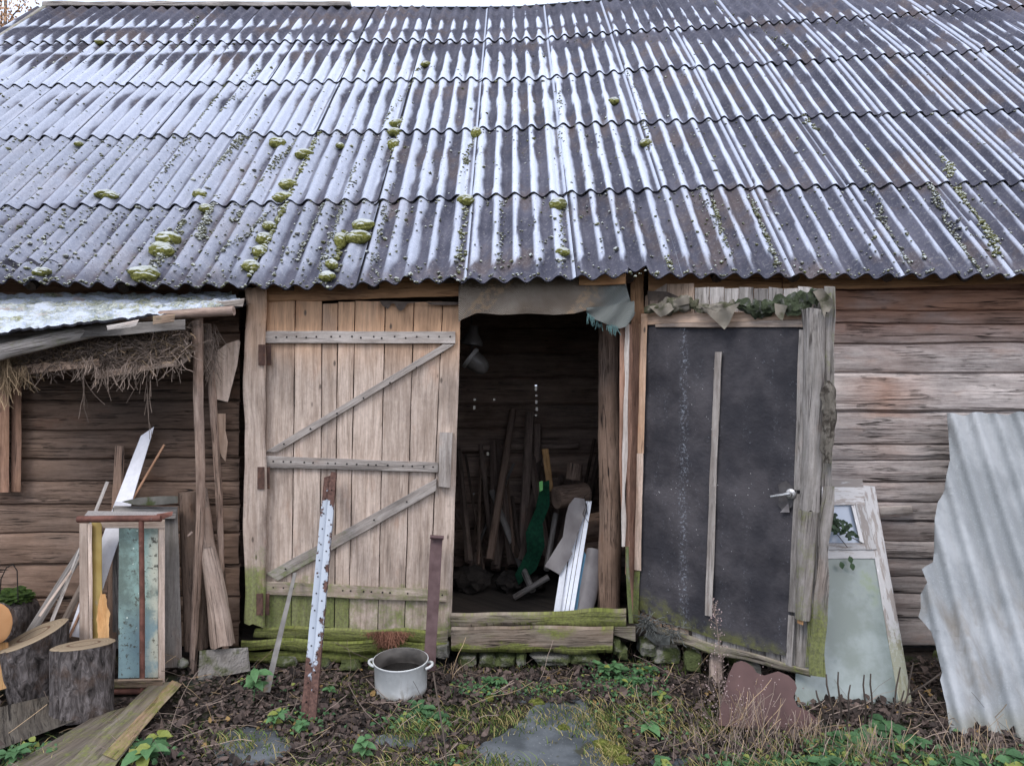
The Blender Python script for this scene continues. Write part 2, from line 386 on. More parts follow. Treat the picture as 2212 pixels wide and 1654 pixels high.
# side walls, partition with daylight holes, rear gables, floor inside
def h_(px, py, s=.012): p = W(px, py, 7.4); return (p.x, p.z, s)
holes = [h_(1157, 838, .02), h_(1158, 855), h_(1158, 869, .02), h_(1159, 884, .02), h_(1157, 897), h_(1053, 980), h_(1022, 1067, .016), h_(1051, 1070, .016), h_(1025, 862), h_(1067, 861), h_(1024, 880, .02)]
mb = MB(); log_wall(mb, -3.0, 2.6, [4.3, 3.9, 3.6, 3.3, 3.0, 2.75, 2.48, 2.22, 1.98, 1.72, 1.48, 1.22, .98, .72, .46, .2, -.1], 7.4, tf=lambda p: (.5, 0, .1), holes=holes)
obj('partition_wall', mb, WD['inside'], barn, recalc=False)
mb = MB()
def quad(mb, pts, tint=(.5, 0, 0)):
    sd = seed(); mb.add([Vector(p) for p in pts], [(0, 1, 2, 3)[:len(pts)]], [(p[0] + p[1] + sd, p[2] + sd, sd) for p in pts], [(tint[0], tint[1], tint[2], 0)] * len(pts))
for x in (-5.85, 8.0):
    quad(mb, [(x, 5.24, -.1), (x, 13.6, -.1), (x, 13.6, 2.9), (x, 5.24, 2.9)]); quad(mb, [(x, 5.24, 2.9), (x, 13.6, 2.9), (x, 9.4, 6.6)])
obj('side_wall', mb, WD['inside'], barn, recalc=False); mb = MB()
for x in (-3.0, 2.6): quad(mb, [(x, 5.26, -.1), (x, 7.4, -.1), (x, 7.4, 4.8), (x, 5.26, 2.9)])
quad(mb, [(-3, 5.22, 2.74), (2.6, 5.22, 2.74), (2.6, 7.45, 4.3), (-3, 7.45, 4.3)])
quad(mb, [(5.5, 5.22, -.1), (8, 5.22, -.1), (8, 5.22, 2.9), (5.5, 5.22, 2.9)])
obj('side_wall', mb, WD['inside'], barn, recalc=False)
mb = MB(); quad(mb, [(-3, 5.25, .1), (2.6, 5.25, .1), (2.6, 7.4, .1), (-3, 7.4, .1)])
DIRT = plain('dark_earth_floor', (.035, .03, .027), (.07, .058, .05), 6, .95, bumpd=.02)
obj('earth_floor', mb, DIRT, barn, recalc=False)

# roof ---------------------------------------------------------------
def zeave(px): return interp(px, [-700, 0, 350, 745, 860, 1000, 1165, 1334, 1500, 2211, 3200], [606, 608, 619, 620, 610, 606, 603, 596, 595, 596, 596])
DZL = [0, -.095, -.085, -.07, -.03, 0, 0]; DZR = [0, .08, .16, .31, .37, .42, .42]
def RP(X, s, off=0):
    Y = YE + s * math.cos(TH); q = X / (.69 * Y); k = s / CE
    a = max(-1.35, min(1.35, q)); dz = np.interp(k, range(7), DZL) * -a if q < 0 else np.interp(k, range(7), DZR) * a
    px = CX + X / YE * F
    kf = max(0, min(1, k / 2.5)); ze = zeave(px) * (1 - kf) + min(zeave(px), 600) * kf - 3 * kf
    z = CZ + (CY - ze) / F * YE + s * math.sin(TH) + dz
    return Vector((X, Y - off * math.sin(TH), z + off * math.cos(TH)))
SW = .718; PIT = SW / 5; NX = 12; SX0 = (994 - CX) / F * YE - 8 * SW
cov = {  # coverage by course: left, centre, right, at t = 0,.1,.2,.35,.5,.65,.8,.9,1
 0: ([.75, .8, .8, .8, .8, .8, .8, .8, .8], [.0, .1, .5, .52, .32, .38, .5, .52, .5], [.08, .2, .42, .4, .27, .27, .3, .35, .4]),
 1: ([.9] * 9, [.6, .6, .52, .6, .66, .45, .5, .5, .55], [.5, .5, .42, .33, .42, .33, .33, .4, .42]),
 2: ([.97, .95, .95, .92, .8, .62, .7, .95, .95], [.78, .65, .6, .66, .7, .45, .4, .62, .7], [.52, .42, .33, .42, .36, .3, .42, .5, .4]),
 3: ([.97, .92, .88, .75, .3, .22, .8, .12, .35], [.9, .75, .6, .52, .62, .2, .0, .3, .5], [.42, .28, .1, .3, .32, .1, .0, .12, .22]),
 4: ([.85, .35, .0, .12, .62, .05, .0, .0, .0], [.75, .38, .0, .45, .35, .0, .0, .0, .0], [.42, .25, .04, .0, .05, .0, .0, .0, .0])}
TS = [0, .1, .2, .35, .5, .65, .8, .9, 1]
mb = MB(); nt_ = 36
for k in range(5):
    for j in range(22):
        xs0 = SX0 + j * SW
        if xs0 < -6.2: continue
        if xs0 > 8: continue
        sj = random.uniform(-.022, .022) if k else random.uniform(-.008, .012); xj = random.uniform(-.007, .007); rt = random.uniform(-.004, .004); sd = seed()
        tb = .5 + random.uniform(-.05, .05); wv = [random.uniform(-.1, .1) for _ in range(9)]
        n1 = 5 * NX + 3; V, g, c = [], [], []
        for it in range(nt_ + 1):
            t = it / nt_
            for ix in range(n1 + 1):
                u = ix / NX; X = xs0 + u * PIT + xj + rt * t
                pxx = CX + X / YE * F
                s = k * CE + sj - (.10 if k else 0) + t * (CE + .12) 
                if it == 0:
                    s += .010 * nz(X * 9, k) + .006 * nz(X * 40, k)
                    if k == 0:
                        s += .02 * max(0, nz(X * 5, 77)) * 2
                if k == 0: s = max(s, (.085 if 1356 < pxx < 1402 else .045 if 866 < pxx < 890 else 0) + it * .0005)
                hgt = .023 * math.cos(2 * math.pi * (u - .5))
                off = hgt + (.022 * (1 - t) if k else .0) + (.006 if ix <= 3 and False else 0) + .007 * (ix > 5 * NX - 2) + .003 * nz(X * 2, s * 2)
                V.append(RP(X, s, off)); g.append((s, X, sd))
                q = max(-1, min(1, X / (.69 * (YE + s * .746))))
                cl, cc, cr_ = cov[k]; tt = max(0, min(1, t * 1.1 - .02))
                a = np.interp(tt, TS, cl); b = np.interp(tt, TS, cc); d = np.interp(tt, TS, cr_)
                qa = min(1, max(0, (-q - .12) / .4)); cv = a * qa + b * (1 - qa) if q < 0 else b + (d - b) * min(1, q * 1.5)
                iw = min(8, int(u + .5)); cv += wv[iw] * 1.3 + (.16 if k < 3 else .07) * nz(X * 3, s * 3, 4) + ((.22 if q < .1 else .08) if iw in (0, 5) and cv > .1 else 0)
                cv += .09 * nz(X * 22, s * 9, 9) + .05 * nz(X * 50, s * 30, 2)
                ph_ = (u % 1.0) - .5
                wl = min(.10, max(0, cv - .1) * .6) + .04 * nz(s * 4, j * 3 + iw, 2) + .55 * max(0, cv - .55); wr = -.07 + .60 * cv + .08 * nz(s * 3.1, k * 5, 1) + .06 * nz(s * 7, j * 3 + iw, 5)
                soft = .05 + .14 * min(1, cv)
                fr = max(0, min(1, (ph_ + wl) / .05 + .5)) * max(0, min(1, (wr - ph_) / soft + .5)) if cv > .12 else 0
                if cv > .78: fr = max(fr, min(1, (cv - .78) / .1) * (.62 + .38 * math.cos(2 * math.pi * (ph_ - .03))))
                inten = np.interp(q, [-1, -.35, 0, 1], [[.34, .44, .8, .62], [.46, .62, .95, .75], [.6, .8, 1, .8], [.75, .92, 1, .85], [.8, .95, 1, .85]][k])
                if k == 0: fr *= min(1, max(.25, t * 5)) 
                gap = q < -.12 and 3 <= ix <= (5 if (j * 7 + k * 3) % 5 == 0 else 4)
                fv = fr * inten
                if ix >= n1 - 1 and q > -.12: fv = max(fv, .8)
                c.append((.1 if gap else tb, 0 if gap else fv, (1 if it == 0 else 0), 0))
        n = n1 + 1
        fc = [(a * n + b, a * n + b + 1, (a + 1) * n + b + 1, (a + 1) * n + b) for a in range(nt_) for b in range(n1)]
        mb.add(V, fc, g, c)
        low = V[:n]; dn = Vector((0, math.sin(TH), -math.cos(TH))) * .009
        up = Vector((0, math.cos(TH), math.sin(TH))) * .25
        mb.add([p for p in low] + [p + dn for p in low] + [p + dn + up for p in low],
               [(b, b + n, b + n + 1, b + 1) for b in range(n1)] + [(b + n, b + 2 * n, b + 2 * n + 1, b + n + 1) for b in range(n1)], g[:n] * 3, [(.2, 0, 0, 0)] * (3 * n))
def slate_mat():
    m = M('frosted_asbestos_slate', .8, .2); gc = m.attr('gc'); tc = m.sep(m.attr('tint', 'Color')); P = m.pos()
    n1 = m.noise(P, 2.2, 4, .6); n2 = m.noise(P, 38, 5, .75); n3 = m.noise(P, 160, 2, .6)
    col = m.mix(m.ss(n1, .3, .7), (.052, .054, .075), (.105, .105, .135))
    col = m.mix(m.ss(m.noise(P, 1.6, 6, .65), .5, .66, 0, .7), col, (.115, .09, .085))
    col = m.mix(m.ss(n2, .52, .68, 0, .6), col, (.22, .215, .22))
    col = m.mix(m.ss(n2, .45, .25, 0, .6), col, (.04, .037, .042))
    col = m.mix(m.ss(n3, .62, .75, 0, .6), col, (.28, .27, .27))
    k = m.math('MULTIPLY', tc[0], 2.); comb = m.t.nodes.new('ShaderNodeCombineColor')
    for i in range(3): m.link(k, comb.inputs[i])
    col = m.mix(1, col, comb.outputs[0], 'MULTIPLY')
    f = m.math('ADD', tc[1], m.math('MULTIPLY', m.math('SUBTRACT', n2, .5), m.math('MULTIPLY', m.ss(tc[1], .02, .5), .35)), clamp=True)
    fc = m.mix(m.ss(n3, .3, .7), (.52, .57, .70), (.70, .755, .87))
    col = m.mix(m.math('MULTIPLY', f, .92), col, fc)
    # dark moss specks
    v = m.voro(P, 26); vm = m.noise(P, 1.6, 2, .5)
    sp = m.math('MULTIPLY', m.ss(v, .16, .1), m.ss(vm, .5, .62))
    col = m.mix(m.math('MULTIPLY', sp, .75), col, (.07, .07, .07))
    return m.fin(col, m.bump(m.math('ADD', n2, m.math('MULTIPLY', f, .3)), .004, 1))
SLATE = slate_mat(); SLATE.node_tree.nodes['Principled BSDF'].inputs['Specular IOR Level'].default_value = .06
roof = obj('roof', mb, SLATE, barn, recalc=False, sharp=60)
# rear slope
mb = MB()
for i in range(28):
    x = -5.9 + i * .5; quad(mb, [RP(x, 5.06 * CE), RP(x + .5, 5.06 * CE), (x + .5, 14, 2.5), (x, 14, 2.5)])
obj('roof', mb, plain('grey_slate_back', (.1, .1, .11), (.16, .15, .16), 5, .9), barn, recalc=False)
# ridge cap board on the left half of the ridge
mb = MB()
for i in range(26):
    x0 = -5.95 + i * .15; 
    if x0 > -2.05: break
    a, b = RP(x0, 5.04 * CE, .0), RP(x0 + .15, 5.04 * CE, .0)
    if i == 0: st = a
en = b
slab(mb, [(0, 0), (1, 0), (1, 1), (0, 1)], lambda u, v, off=0: st.lerp(en, u) + Vector((0, -.03 + v * .2, .06 - v * .03 + off)) + Vector((0, 0, .02 * nz(u * 9, v))), th=.03, along='h', tint=(.75, 0, 0), jit=.006)
slab(mb, [(0, 0), (1, 0), (1, 1), (0, 1)], lambda u, v, off=0: st.lerp(en, u) + Vector((0, -.04 - off, .05 - v * .05)), th=.02, along='h', tint=(.5, 0, 0), jit=.006)
obj('ridge_cap', mb, WD['grey'], barn)
# verge board along the left gable edge
mb = MB()
slab(mb, [(0, 0), (1, 0), (1, 1), (0, 1)], lambda u, v, off=0: RP(-5.93 + u * .06, (1 - v) * 6.0 + .05, .035 + off), th=.03, tint=(.5, .35, 0), step=.15)
obj('verge_board', mb, WD['grey'], barn)
# rafter tails and the dark purlin under the eave
mb = MB()
for i in range(24):
    x = -5.6 + i * .58 + random.uniform(-.05, .05)
    log(mb, RP(x, .16, -.13), RP(x, 1.6, -.15), .04, .05, 8, (.35, 0, .1))
obj('rafter', mb, WD['dark'], barn)
# top plates over the doors
mb = MB()
slab(mb, [(545, 600), (1352, 596), (1352, 632), (545, 652)], fY(5.06), .12, (.42, 0, .75), along='h', jit=.006, warp=.01)
slab(mb, [(1250, 592), (1352, 590), (1350, 614), (1250, 616)], fY(4.98), .08, (.5, 0, .9), along='h', jit=.004)
slab(mb, [(1400, 560), (1688, 560), (1688, 632), (1400, 640)], fY(5.13), .06, (.46, 0, .8), along='h')
slab(mb, [(1690, 565), (2290, 560), (2290, 610), (1690, 628)], fY(5.12), .06, (.48, 0, .8), along='h', jit=.005)
slab(mb, [(-80, 590), (545, 590), (545, 628), (-80, 628)], fY(5.16), .06, (.3, 0, .3), along='h', jit=.005)
obj('wall_plate', mb, WD['jamb'], barn)

def mossy(z0, z1, amt=1., b=.5, fr=0.):
    return lambda p: (b, amt * max(0, min(1, (z1 - p.z) / (z1 - z0))), fr * max(0, min(1, (p.z - 2.1) / .4)))
# door posts
mb = MB()
slab(mb, [(528, 622), (577, 622), (573, 1352), (527, 1348)], fY(5.02), .14, tf=lambda p: (.52, 1.05 * max(0, min(1, (.95 - p.z) / .6)) * (1 - .45 * max(0, min(1, (p.x + 1.74) / .12))), .8 * max(0, min(1, (p.z - 1.9) / .5))), jit=.009, warp=.012, rag=.02, bev=.012)
obj('door_post', mb, WD['plank'], barn)
mb = MB()
slab(mb, [(1362, 575), (1392, 575), (1380, 1345), (1356, 1345)], fY(5.12), .12, tf=mossy(.15, .55, .9, .42, .7), jit=.008, warp=.01)
slab(mb, [(1352, 700), (1366, 700), (1358, 1240), (1349, 1240)], fY(5.05), .06, (.6, 0, 0), jit=.006)
slab(mb, [(1338, 705), (1353, 705), (1345, 1190), (1337, 1000)], fY(5.04), .05, (.85, 0, 0), jit=.006)
obj('door_post', mb, WD['jamb'], barn)
mb = MB(); slab(mb, [(1349, 700), (1359, 700), (1350, 1180), (1341, 1180)], fY(5.0), .03, (.7, 0, 0), jit=.008)
slab(mb, [(1350, 1180), (1358, 1180), (1366, 1345), (1358, 1345)], fY(5.0), .03, (.3, .6, 0), jit=.004)
obj('jamb_strip', mb, WD['batten'], barn)
# round post just inside the doorway
mb = MB(); log(mb, W(1311, 640, 5.55), W(1314, 1330, 5.55), .078, .085, 16, (.62, 0, .25), rough=.1, bend=.015)
obj('inner_post', mb, WD['log_brown'], barn)
# sills
mb = MB()
def sillT(u, v): return 0
slab(mb, [(972, 1322), (1352, 1312), (1352, 1352), (972, 1350)], fY(5.0), .3, tf=lambda p: (.52, .42 + .5 * math.exp(-((p.x - .45) / .3) ** 2) - .1, .1), along='h', jit=.012, warp=.02, bev=.03)
slab(mb, [(974, 1352), (1325, 1352), (1322, 1410), (974, 1408)], fY(4.97), .3, tf=lambda p: (.42, .75 + .7 * nz(p.x * 5, p.z * 9) - (.6 if p.z > .17 else 0), .2), along='h', jit=.012, warp=.015, bev=.02)
slab(mb, [(1326, 1350), (1372, 1352), (1372, 1385), (1326, 1372)], fY(5.02), .2, (.5, .3, 0), along='h', jit=.01)
slab(mb, [(552, 1352), (968, 1360), (966, 1388), (545, 1378)], fY(5.06), .3, tf=lambda p: (.55, .95 if p.x < -.55 else .4, 0), along='h', jit=.012, warp=.02, bev=.02)
slab(mb, [(520, 1378), (966, 1386), (966, 1412), (520, 1402)], fY(5.03), .3, tf=lambda p: (.42, .85, 0), along='h', jit=.016, warp=.02, bev=.02)
slab(mb, [(500, 1402), (900, 1412), (900, 1432), (500, 1430)], fY(5.08), .3, (.35, .7, 0), along='h', jit=.016, warp=.02, bev=.02)
obj('sill', mb, WD['sill'], barn)
mb = MB()
slab(mb, [(1640, 1395), (2290, 1395), (2290, 1440), (1640, 1440)], fY(5.3), .2, (.25, .1, 0), along='h', jit=.012)
obj('sill', mb, WD['dark'], barn); mb = MB()
slab(mb, [(-200, 1395), (520, 1395), (520, 1440), (-200, 1440)], fY(5.3), .2, (.3, .1, 0), along='h', jit=.012)
obj('sill', mb, WD['dark'], barn)
# foundation stones, each its own part
STONE = plain('pale_foundation_stone', (.13, .125, .11), (.25, .24, .215), 9, .95, spots=(.07, .085, .03), spt=(.45, .6), bumpd=.02)
for (px, py, sw, sh) in [(1010, 1422, 46, 18), (1052, 1424, 44, 22), (1092, 1424, 50, 20), (1126, 1420, 24, 22), (1190, 1420, 90, 18), (1262, 1420, 70, 18), (1332, 1392, 26, 26), (1440, 1412, 68, 34), (1400, 1400, 40, 26), (1500, 1422, 40, 26),
                         (955, 1402, 34, 32), (820, 1432, 60, 20), (755, 1435, 50, 16), (690, 1432, 46, 18), (610, 1430, 60, 18), (1345, 1408, 24, 20), (1600, 1430, 60, 26), (1900, 1430, 90, 24), (2080, 1430, 100, 24)]:
    mb = MB(); p = W(px, py, 5.03); rock(mb, (p.x, 5.1, p.z - .01), sw / F * 5 / 2, .12, sh / F * 5 / 2 + .012, (.5, random.uniform(0, .3), 0), 3, .3, 1.6, .7)
    obj('foundation_stone', mb, STONE, barn)
# window casing far left
mb = MB()
slab(mb, [(-22, 815), (20, 815), (20, 1063), (-22, 1063)], fY(5.12), .05, (.5, 0, .2))
slab(mb, [(24, 815), (47, 815), (45, 1062), (24, 1062)], fY(5.15), .06, (.36, 0, .2))
obj('window_casing', mb, WD['jamb'], barn)

# plank door -------------------------------------------------------------
def child(name, mb, mat, par, **k): return obj(name, mb, mat, par, **k)
tp = [575, 638, 696, 730, 767, 832, 894, 956, 996]; bt = [569, 629, 690, 722, 753, 816, 873, 925, 975]
fd = fY(5.08)
mb = MB()
for i in range(8):
    y0 = 641 if i < 2 else 652 + (i % 3) * 2; y1 = 1356 + (4 if i > 3 else 0) + random.uniform(-3, 3) + (14 if i == 7 else 0)
    if i in (4, 5): y0 = 651 + 2 * (i - 4)
    bbr = random.uniform(-.04, .05)
    def tfd(p, bbr=bbr, i=i):
        lz = max(0, min(1, (.75 - p.z) / .6)); m_ = 1.0 * lz * (1 if i < 4 else .5)
        pxp = CX + p.x / 5.08 * F
        if p.z < .52: m_ = max(m_, (1.0 if p.z < .42 else .75) if i < 4 else .42)
        fr = 1.0 * max(0, min(1, (p.z - 1.95) / .35)) 
        st = 0
        if i == 0 and p.z > 1.7: st = .12 * math.exp(-((p.z - 1.95) / .25) ** 2)
        return (.53 + bbr - st - .06 * lz, m_, fr)
    slab(mb, [(tp[i] + .8, y0), (tp[i + 1] - .8, y0), (bt[i + 1] - .8, y1), (bt[i] + .8, y1)], fY(5.08 - (.004 if i % 2 else 0)), .03, tf=tfd, jit=.0015, warp=.004, rag=.006, bev=.003)
door = obj('plank_door', mb, WD['plank'], barn)
door['label'] = 'closed door of pale vertical planks with Z braces, green with algae at the bottom'
mb = MB(); slab(mb, [(573, 715), (983, 716), (983, 742), (573, 741)], fY(5.05), .026, (.66, 0, 0), along='h'); child('batten', mb, WD['batten'], door)
mb = MB(); slab(mb, [(569, 984), (946, 998), (945, 1020), (566, 1009)], fY(5.05), .026, (.5, .0, 0), along='h'); child('batten', mb, WD['batten'], door)
mb = MB(); slab(mb, [(565, 1254), (964, 1273), (964, 1300), (563, 1283)], fY(5.045), .03, (.52, .42, 0), along='h'); child('batten', mb, WD['plank'], door)
mb = MB(); slab(mb, [(950, 933), (978, 934), (972, 1053), (946, 1050)], fY(5.02), .05, (.5, 0, 0)); child('latch_block', mb, WD['batten'], door)
mb = MB(); slab(mb, [(573, 975), (965, 744), (983, 744), (608, 974)][0:1] + [(958, 743), (982, 744), (600, 976)], fY(5.052), .024, (.5, .05, 0), along='h'); child('brace', mb, WD['batten'], door)
mb = MB(); slab(mb, [(575, 1238), (942, 1033), (942, 1060), (600, 1254)], fY(5.05), .026, tf=lambda p: (.43, .1 + .32 * max(0, min(1, (1.15 - p.z) / .5)), 0), along='h'); child('brace', mb, WD['batten'], door)
RUST = plain('rusty_brown_iron', (.075, .045, .038), (.15, .085, .065), 25, .8, .2, spots=(.2, .09, .04), spt=(.55, .75))
for q, c_ in (([(558, 744), (586, 744), (586, 789), (558, 789)], 0), ([(556, 1008), (583, 1008), (583, 1056), (556, 1056)], 0), ([(553, 1281), (582, 1281), (582, 1328), (553, 1328)], 1)):
    mb = MB(); slab(mb, [(q[0][0], q[0][1]), (q[0][0] + 12, q[1][1]), (q[0][0] + 12, q[2][1]), (q[3][0], q[3][1])], fY(5.006), .008, (.5, 0, 0))
    slab(mb, [(q[0][0] + 14, q[0][1] + 1), q[1], q[2], (q[0][0] + 14, q[3][1] - 1)], fY(5.04), .012, (.45, 0, 0))
    log(mb, W(q[0][0] + 13, q[0][1], 5.0), W(q[0][0] + 13, q[2][1], 5.0), .007, .007, 8)
    child('hinge', mb, RUST, door)
NAIL = plain('black_iron_nail', (.02, .018, .018), (.05, .04, .035), 30, .7, .3)
def nail(px, py, Y, r=.007): mb = MB(); p = W(px, py, Y); rock(mb, p, r, .004, r, (.5, 0, 0), 1, .2); child('nail', mb, NAIL, door)
for x in (593, 616, 637, 658, 680, 712, 731, 757, 776, 804, 821, 849, 873): nail(x * 1.0 + 3, 728.5 + random.uniform(-2, 2), 5.048)
for x in (900, 925, 948, 972): nail(x, 727, 5.048)
for i, x in enumerate((590, 612, 628, 657, 676, 708, 724, 749, 770, 795, 812, 837, 870, 890, 915, 935)): nail(x, 996 + (x - 590) * .035, 5.048)
for i, x in enumerate((590, 612, 633, 690, 740, 757, 785, 802, 826, 842, 880, 955)): nail(x, 1268 + (x - 590) * .045, 5.044)
for i in range(7): u = .06 + i * .15; nail(590 + (972 - 590) * u, 972 - (972 - 752) * u, 5.046)
for u in (.08, .3, .62, .82): nail(588 + (942 - 588) * u, 1244 - (1244 - 1048) * u, 5.044)
mb = MB()
poly(mb, [(820, 650), (908, 652), (880, 655), (872, 668), (866, 672), (858, 668), (852, 655), (845, 656), (838, 668), (826, 660)], fY(5.04), .006, (.5, 0, 0), jag=.5)
poly(mb, [(918, 652), (990, 652), (990, 658), (960, 659), (930, 658)], fY(5.04), .006, (.5, 0, 0), jag=.5)
FELT_SCRAP = plain('brown_felt_scrap', (.08, .06, .05), (.14, .11, .09), 20, .95)
child('felt_scrap', mb, FELT_SCRAP, door)

# felt door, swung out ---------------------------------------------------------
fdoor_b = MB()
for i in range(9):   # grey backing boards whose tops show over the felt
    x0 = 1500 + i * 32; x1 = x0 + 31
    slab(fdoor_b, [(x0, 621 + random.uniform(-2, 3)), (min(x1, 1778), 621 + random.uniform(-2, 3)), (min(x1, 1778) - 6, 1400 + (x1 - 1500) * .17), (x0 - 6, 1400 + (x0 - 1500) * .17)], fD, .02, (random.choice([.32, .45, .55, .62]), .12 if i > 4 else 0, 0), off=-.03, step=.15, rag=.004)
for x0, x1, b_ in ((1393, 1440, .5), (1441, 1499, .58)):
    slab(fdoor_b, [(x0, 640 if x0 < 1400 else 614), (x1, 612), (x1 - 12, 1385), (x0 - 10, 1350)], fD, .02, (b_, 0, .55), off=-.03, step=.15)
leaf_ = obj('felt_door', fdoor_b, WD['grey'], barn)
leaf_['label'] = 'open door leaf covered in dark roofing felt, swung out and sagging'
def felt_mat():
    m = M('dark_roofing_felt', .75, .35); gc = m.attr('gc'); P = m.pos(); s = m.sep(P); tc = m.sep(m.attr('tint', 'Color'))
    n1 = m.noise(P, 3, 4, .6); n2 = m.noise(P, 60, 4, .75); n3 = m.noise(m.map(P, (1, 1, .25)), 9, 4, .7)
    col = m.mix(m.ss(n1, .35, .7), (.026, .025, .031), (.07, .064, .070))
    scr = m.math('MULTIPLY', m.ss(n2, .56, .70), m.ss(n3, .47, .64)); col = m.mix(m.math('MULTIPLY', scr, .4), col, (.28, .30, .34))
    seam = m.math('MULTIPLY', m.ss(m.math('ABSOLUTE', m.math('SUBTRACT', m.math('ADD', s[0], m.math('MULTIPLY', n1, .04)), 1.16)), .035, .0), m.ss(n2, .5, .66)); col = m.mix(m.math('MULTIPLY', seam, .7), col, (.3, .33, .38))
    v = m.voro(P, 30); col = m.mix(m.math('MULTIPLY', m.ss(v, .09, .05), m.ss(n1, .5, .6)), col, (.6, .6, .6))
    z = s[2]; lim = m.math('ADD', m.math('MULTIPLY', m.noise(P, 5, 4, .6), .35), m.math('MULTIPLY', m.math('SUBTRACT', 1.45, s[0]), .22))
    mo = m.math('MULTIPLY', m.ss(m.math('SUBTRACT', m.math('ADD', .22, lim), z), .0, .14), m.ss(m.noise(P, 18, 4, .7), .35, .6)); col = m.mix(m.math('MULTIPLY', mo, .7), col, (.13, .135, .035))
    return m.fin(col, m.bump(m.math('ADD', m.math('MULTIPLY', n1, 2), m.math('MULTIPLY', n2, .3)), .012, 1))
mb = MB()
poly(mb, [(1392, 694), (1500, 694), (1620, 700), (1735, 708), (1716, 1100), (1704, 1415), (1640, 1405), (1540, 1378), (1440, 1345), (1371, 1312), (1382, 1050)], fD, .01, (.5, 0, 0), off=.0, step=.05,
     wf=lambda x, y, p: -.002 + .022 * nz(p.x * 4 + p.z * 2, p.z * 2.2, 3) + .008 * nz(p.x * 2 + p.z * 5, p.z * 6, 9))
child('felt_panel', mb, felt_mat(), leaf_)
mb = MB(); slab(mb, [(1384, 678), (1735, 668), (1735, 690), (1384, 701)], fD, .03, (.62, 0, .55), off=.02, along='h', jit=.004); slab(mb, [(1415, 694), (1738, 690), (1738, 707), (1415, 707)], fD, .02, (.5, 0, .15), off=.018, along='h')
child('top_rail', mb, WD['plank'], leaf_)
mb = MB(); slab(mb, [(1544, 760), (1559, 760), (1546, 1050), (1531, 1050)], fD, .012, (.5, 0, 0), off=.022); slab(mb, [(1531, 1050), (1546, 1050), (1538, 1331), (1522, 1328)], fD, .012, (.5, 0, 0), off=.022)
child('cover_strip', mb, WD['batten'], leaf_)
mb = MB(); slab(mb, [(1384, 694), (1398, 694), (1390, 979), (1376, 979)], fD, .02, (.62, 0, .7), off=.03); slab(mb, [(1375, 979), (1389, 979), (1384, 1232), (1369, 1230)], fD, .02, (.72, 0, .1), off=.03)
slab(mb, [(1370, 1233), (1382, 1233), (1377, 1345), (1366, 1338)], fD, .02, (.4, .6, .0), off=.03)
slab(mb, [(1374, 700), (1386, 700), (1371, 1260), (1362, 1260)], fD, .03, (.52, 0, .9), off=-.0)
child('cover_strip', mb, WD['plank'], leaf_)
mb = MB(); slab(mb, [(1725, 712), (1741, 712), (1730, 1058), (1714, 1058)], fD, .012, (.48, .08, 0), off=.022); slab(mb, [(1714, 1066), (1728, 1066), (1718, 1322), (1702, 1320)], fD, .012, (.5, .08, 0), off=.026)
slab(mb, [(1702, 1327), (1716, 1330), (1710, 1440), (1696, 1434)], fD, .012, (.52, .1, 0), off=.022)
child('cover_strip', mb, WD['grey'], leaf_)
# rough pole stile and outer boards
mb = MB(); a, b = fD(1757, 668, .06), fD(1746, 1100, .06); log(mb, a, b, .06, .055, 14, (.46, .15, 0), rough=.2, bend=.012, knots=.1, endrag=.02); a2 = fD(1733, 1335, .04); log(mb, b, a2, .06, .045, 12, (.42, .3, .05), rough=.14)
child('pole_stile', mb, WD['grey'], leaf_)
mb = MB(); slab(mb, [(1778, 618), (1804, 620), (1797, 1050), (1772, 1050)], fD, .05, (.42, .3, 0), off=.03, jit=.008, rag=.01); slab(mb, [(1772, 1050), (1797, 1050), (1779, 1462), (1750, 1458)], fD, .05, tf=lambda p: (.42, .25 + .75 * max(0, min(1, (.75 - p.z) / .6)), 0), off=.03, jit=.012)
slab(mb, [(1752, 1040), (1771, 1040), (1757, 1440), (1738, 1440)], fD, .04, tf=lambda p: (.38, .25 + .3 * (p.z < .6), 0), off=.025, jit=.008)
slab(mb, [(1722, 1300), (1740, 1300), (1735, 1350), (1722, 1345)], fD, .02, (.5, 0, 1), off=.07, jit=.003)
child('outer_stile', mb, WD['grey'], leaf_)
mb = MB(); slab(mb, [(1385, 1338), (1450, 1362), (1448, 1374), (1385, 1350)], fD, .03, (.62, .3, 0), off=.02, along='h', jit=.006); slab(mb, [(1448, 1362), (1752, 1445), (1750, 1462), (1448, 1386)], fD, .04, tf=lambda p: (.55, .35, 0), off=.02, along='h', jit=.012, bev=.01)
child('bottom_rail', mb, WD['sill'], leaf_)
STEEL = plain('dull_steel', (.5, .49, .48), (.66, .65, .64), 30, .38, .8, spots=(.2, .1, .06), spt=(.62, .75))
mb = MB(); c0 = fD(1708, 1066, .03); nv = LN; xv = LD; zv = Vector((0, 0, 1)); Mx = Matrix(((xv.x, zv.x, nv.x, c0.x), (xv.y, zv.y, nv.y, c0.y), (xv.z, zv.z, nv.z, c0.z), (0, 0, 0, 1)))
lathe(mb, [(.0, .0), (.03, .0), (.031, .006), (.024, .012), (.014, .014), (.012, .045), (.0, .046)], Mx, 20)
tube(mb, [fD(1706, 1065, .075), fD(1690, 1068, .078), fD(1676, 1070, .076), fD(1664, 1072, .07)], [.011, .009, .0085, .007], 8)
child('lever_handle', mb, STEEL, leaf_)
mb = MB(); poly(mb, [(1680, 1046), (1697, 1038), (1712, 1050), (1712, 1092), (1702, 1100), (1689, 1102), (1680, 1090), (1683, 1064)], fD, .004, (.38, 0, 0), off=.022); poly(mb, [(1684, 1106), (1702, 1086), (1705, 1106)], fD, .004, (.9, 0, 0), off=.026)
child('lock_patch', mb, plain('grey_tin', (.1, .09, .09), (.16, .15, .15), 20, .6, .3), leaf_)
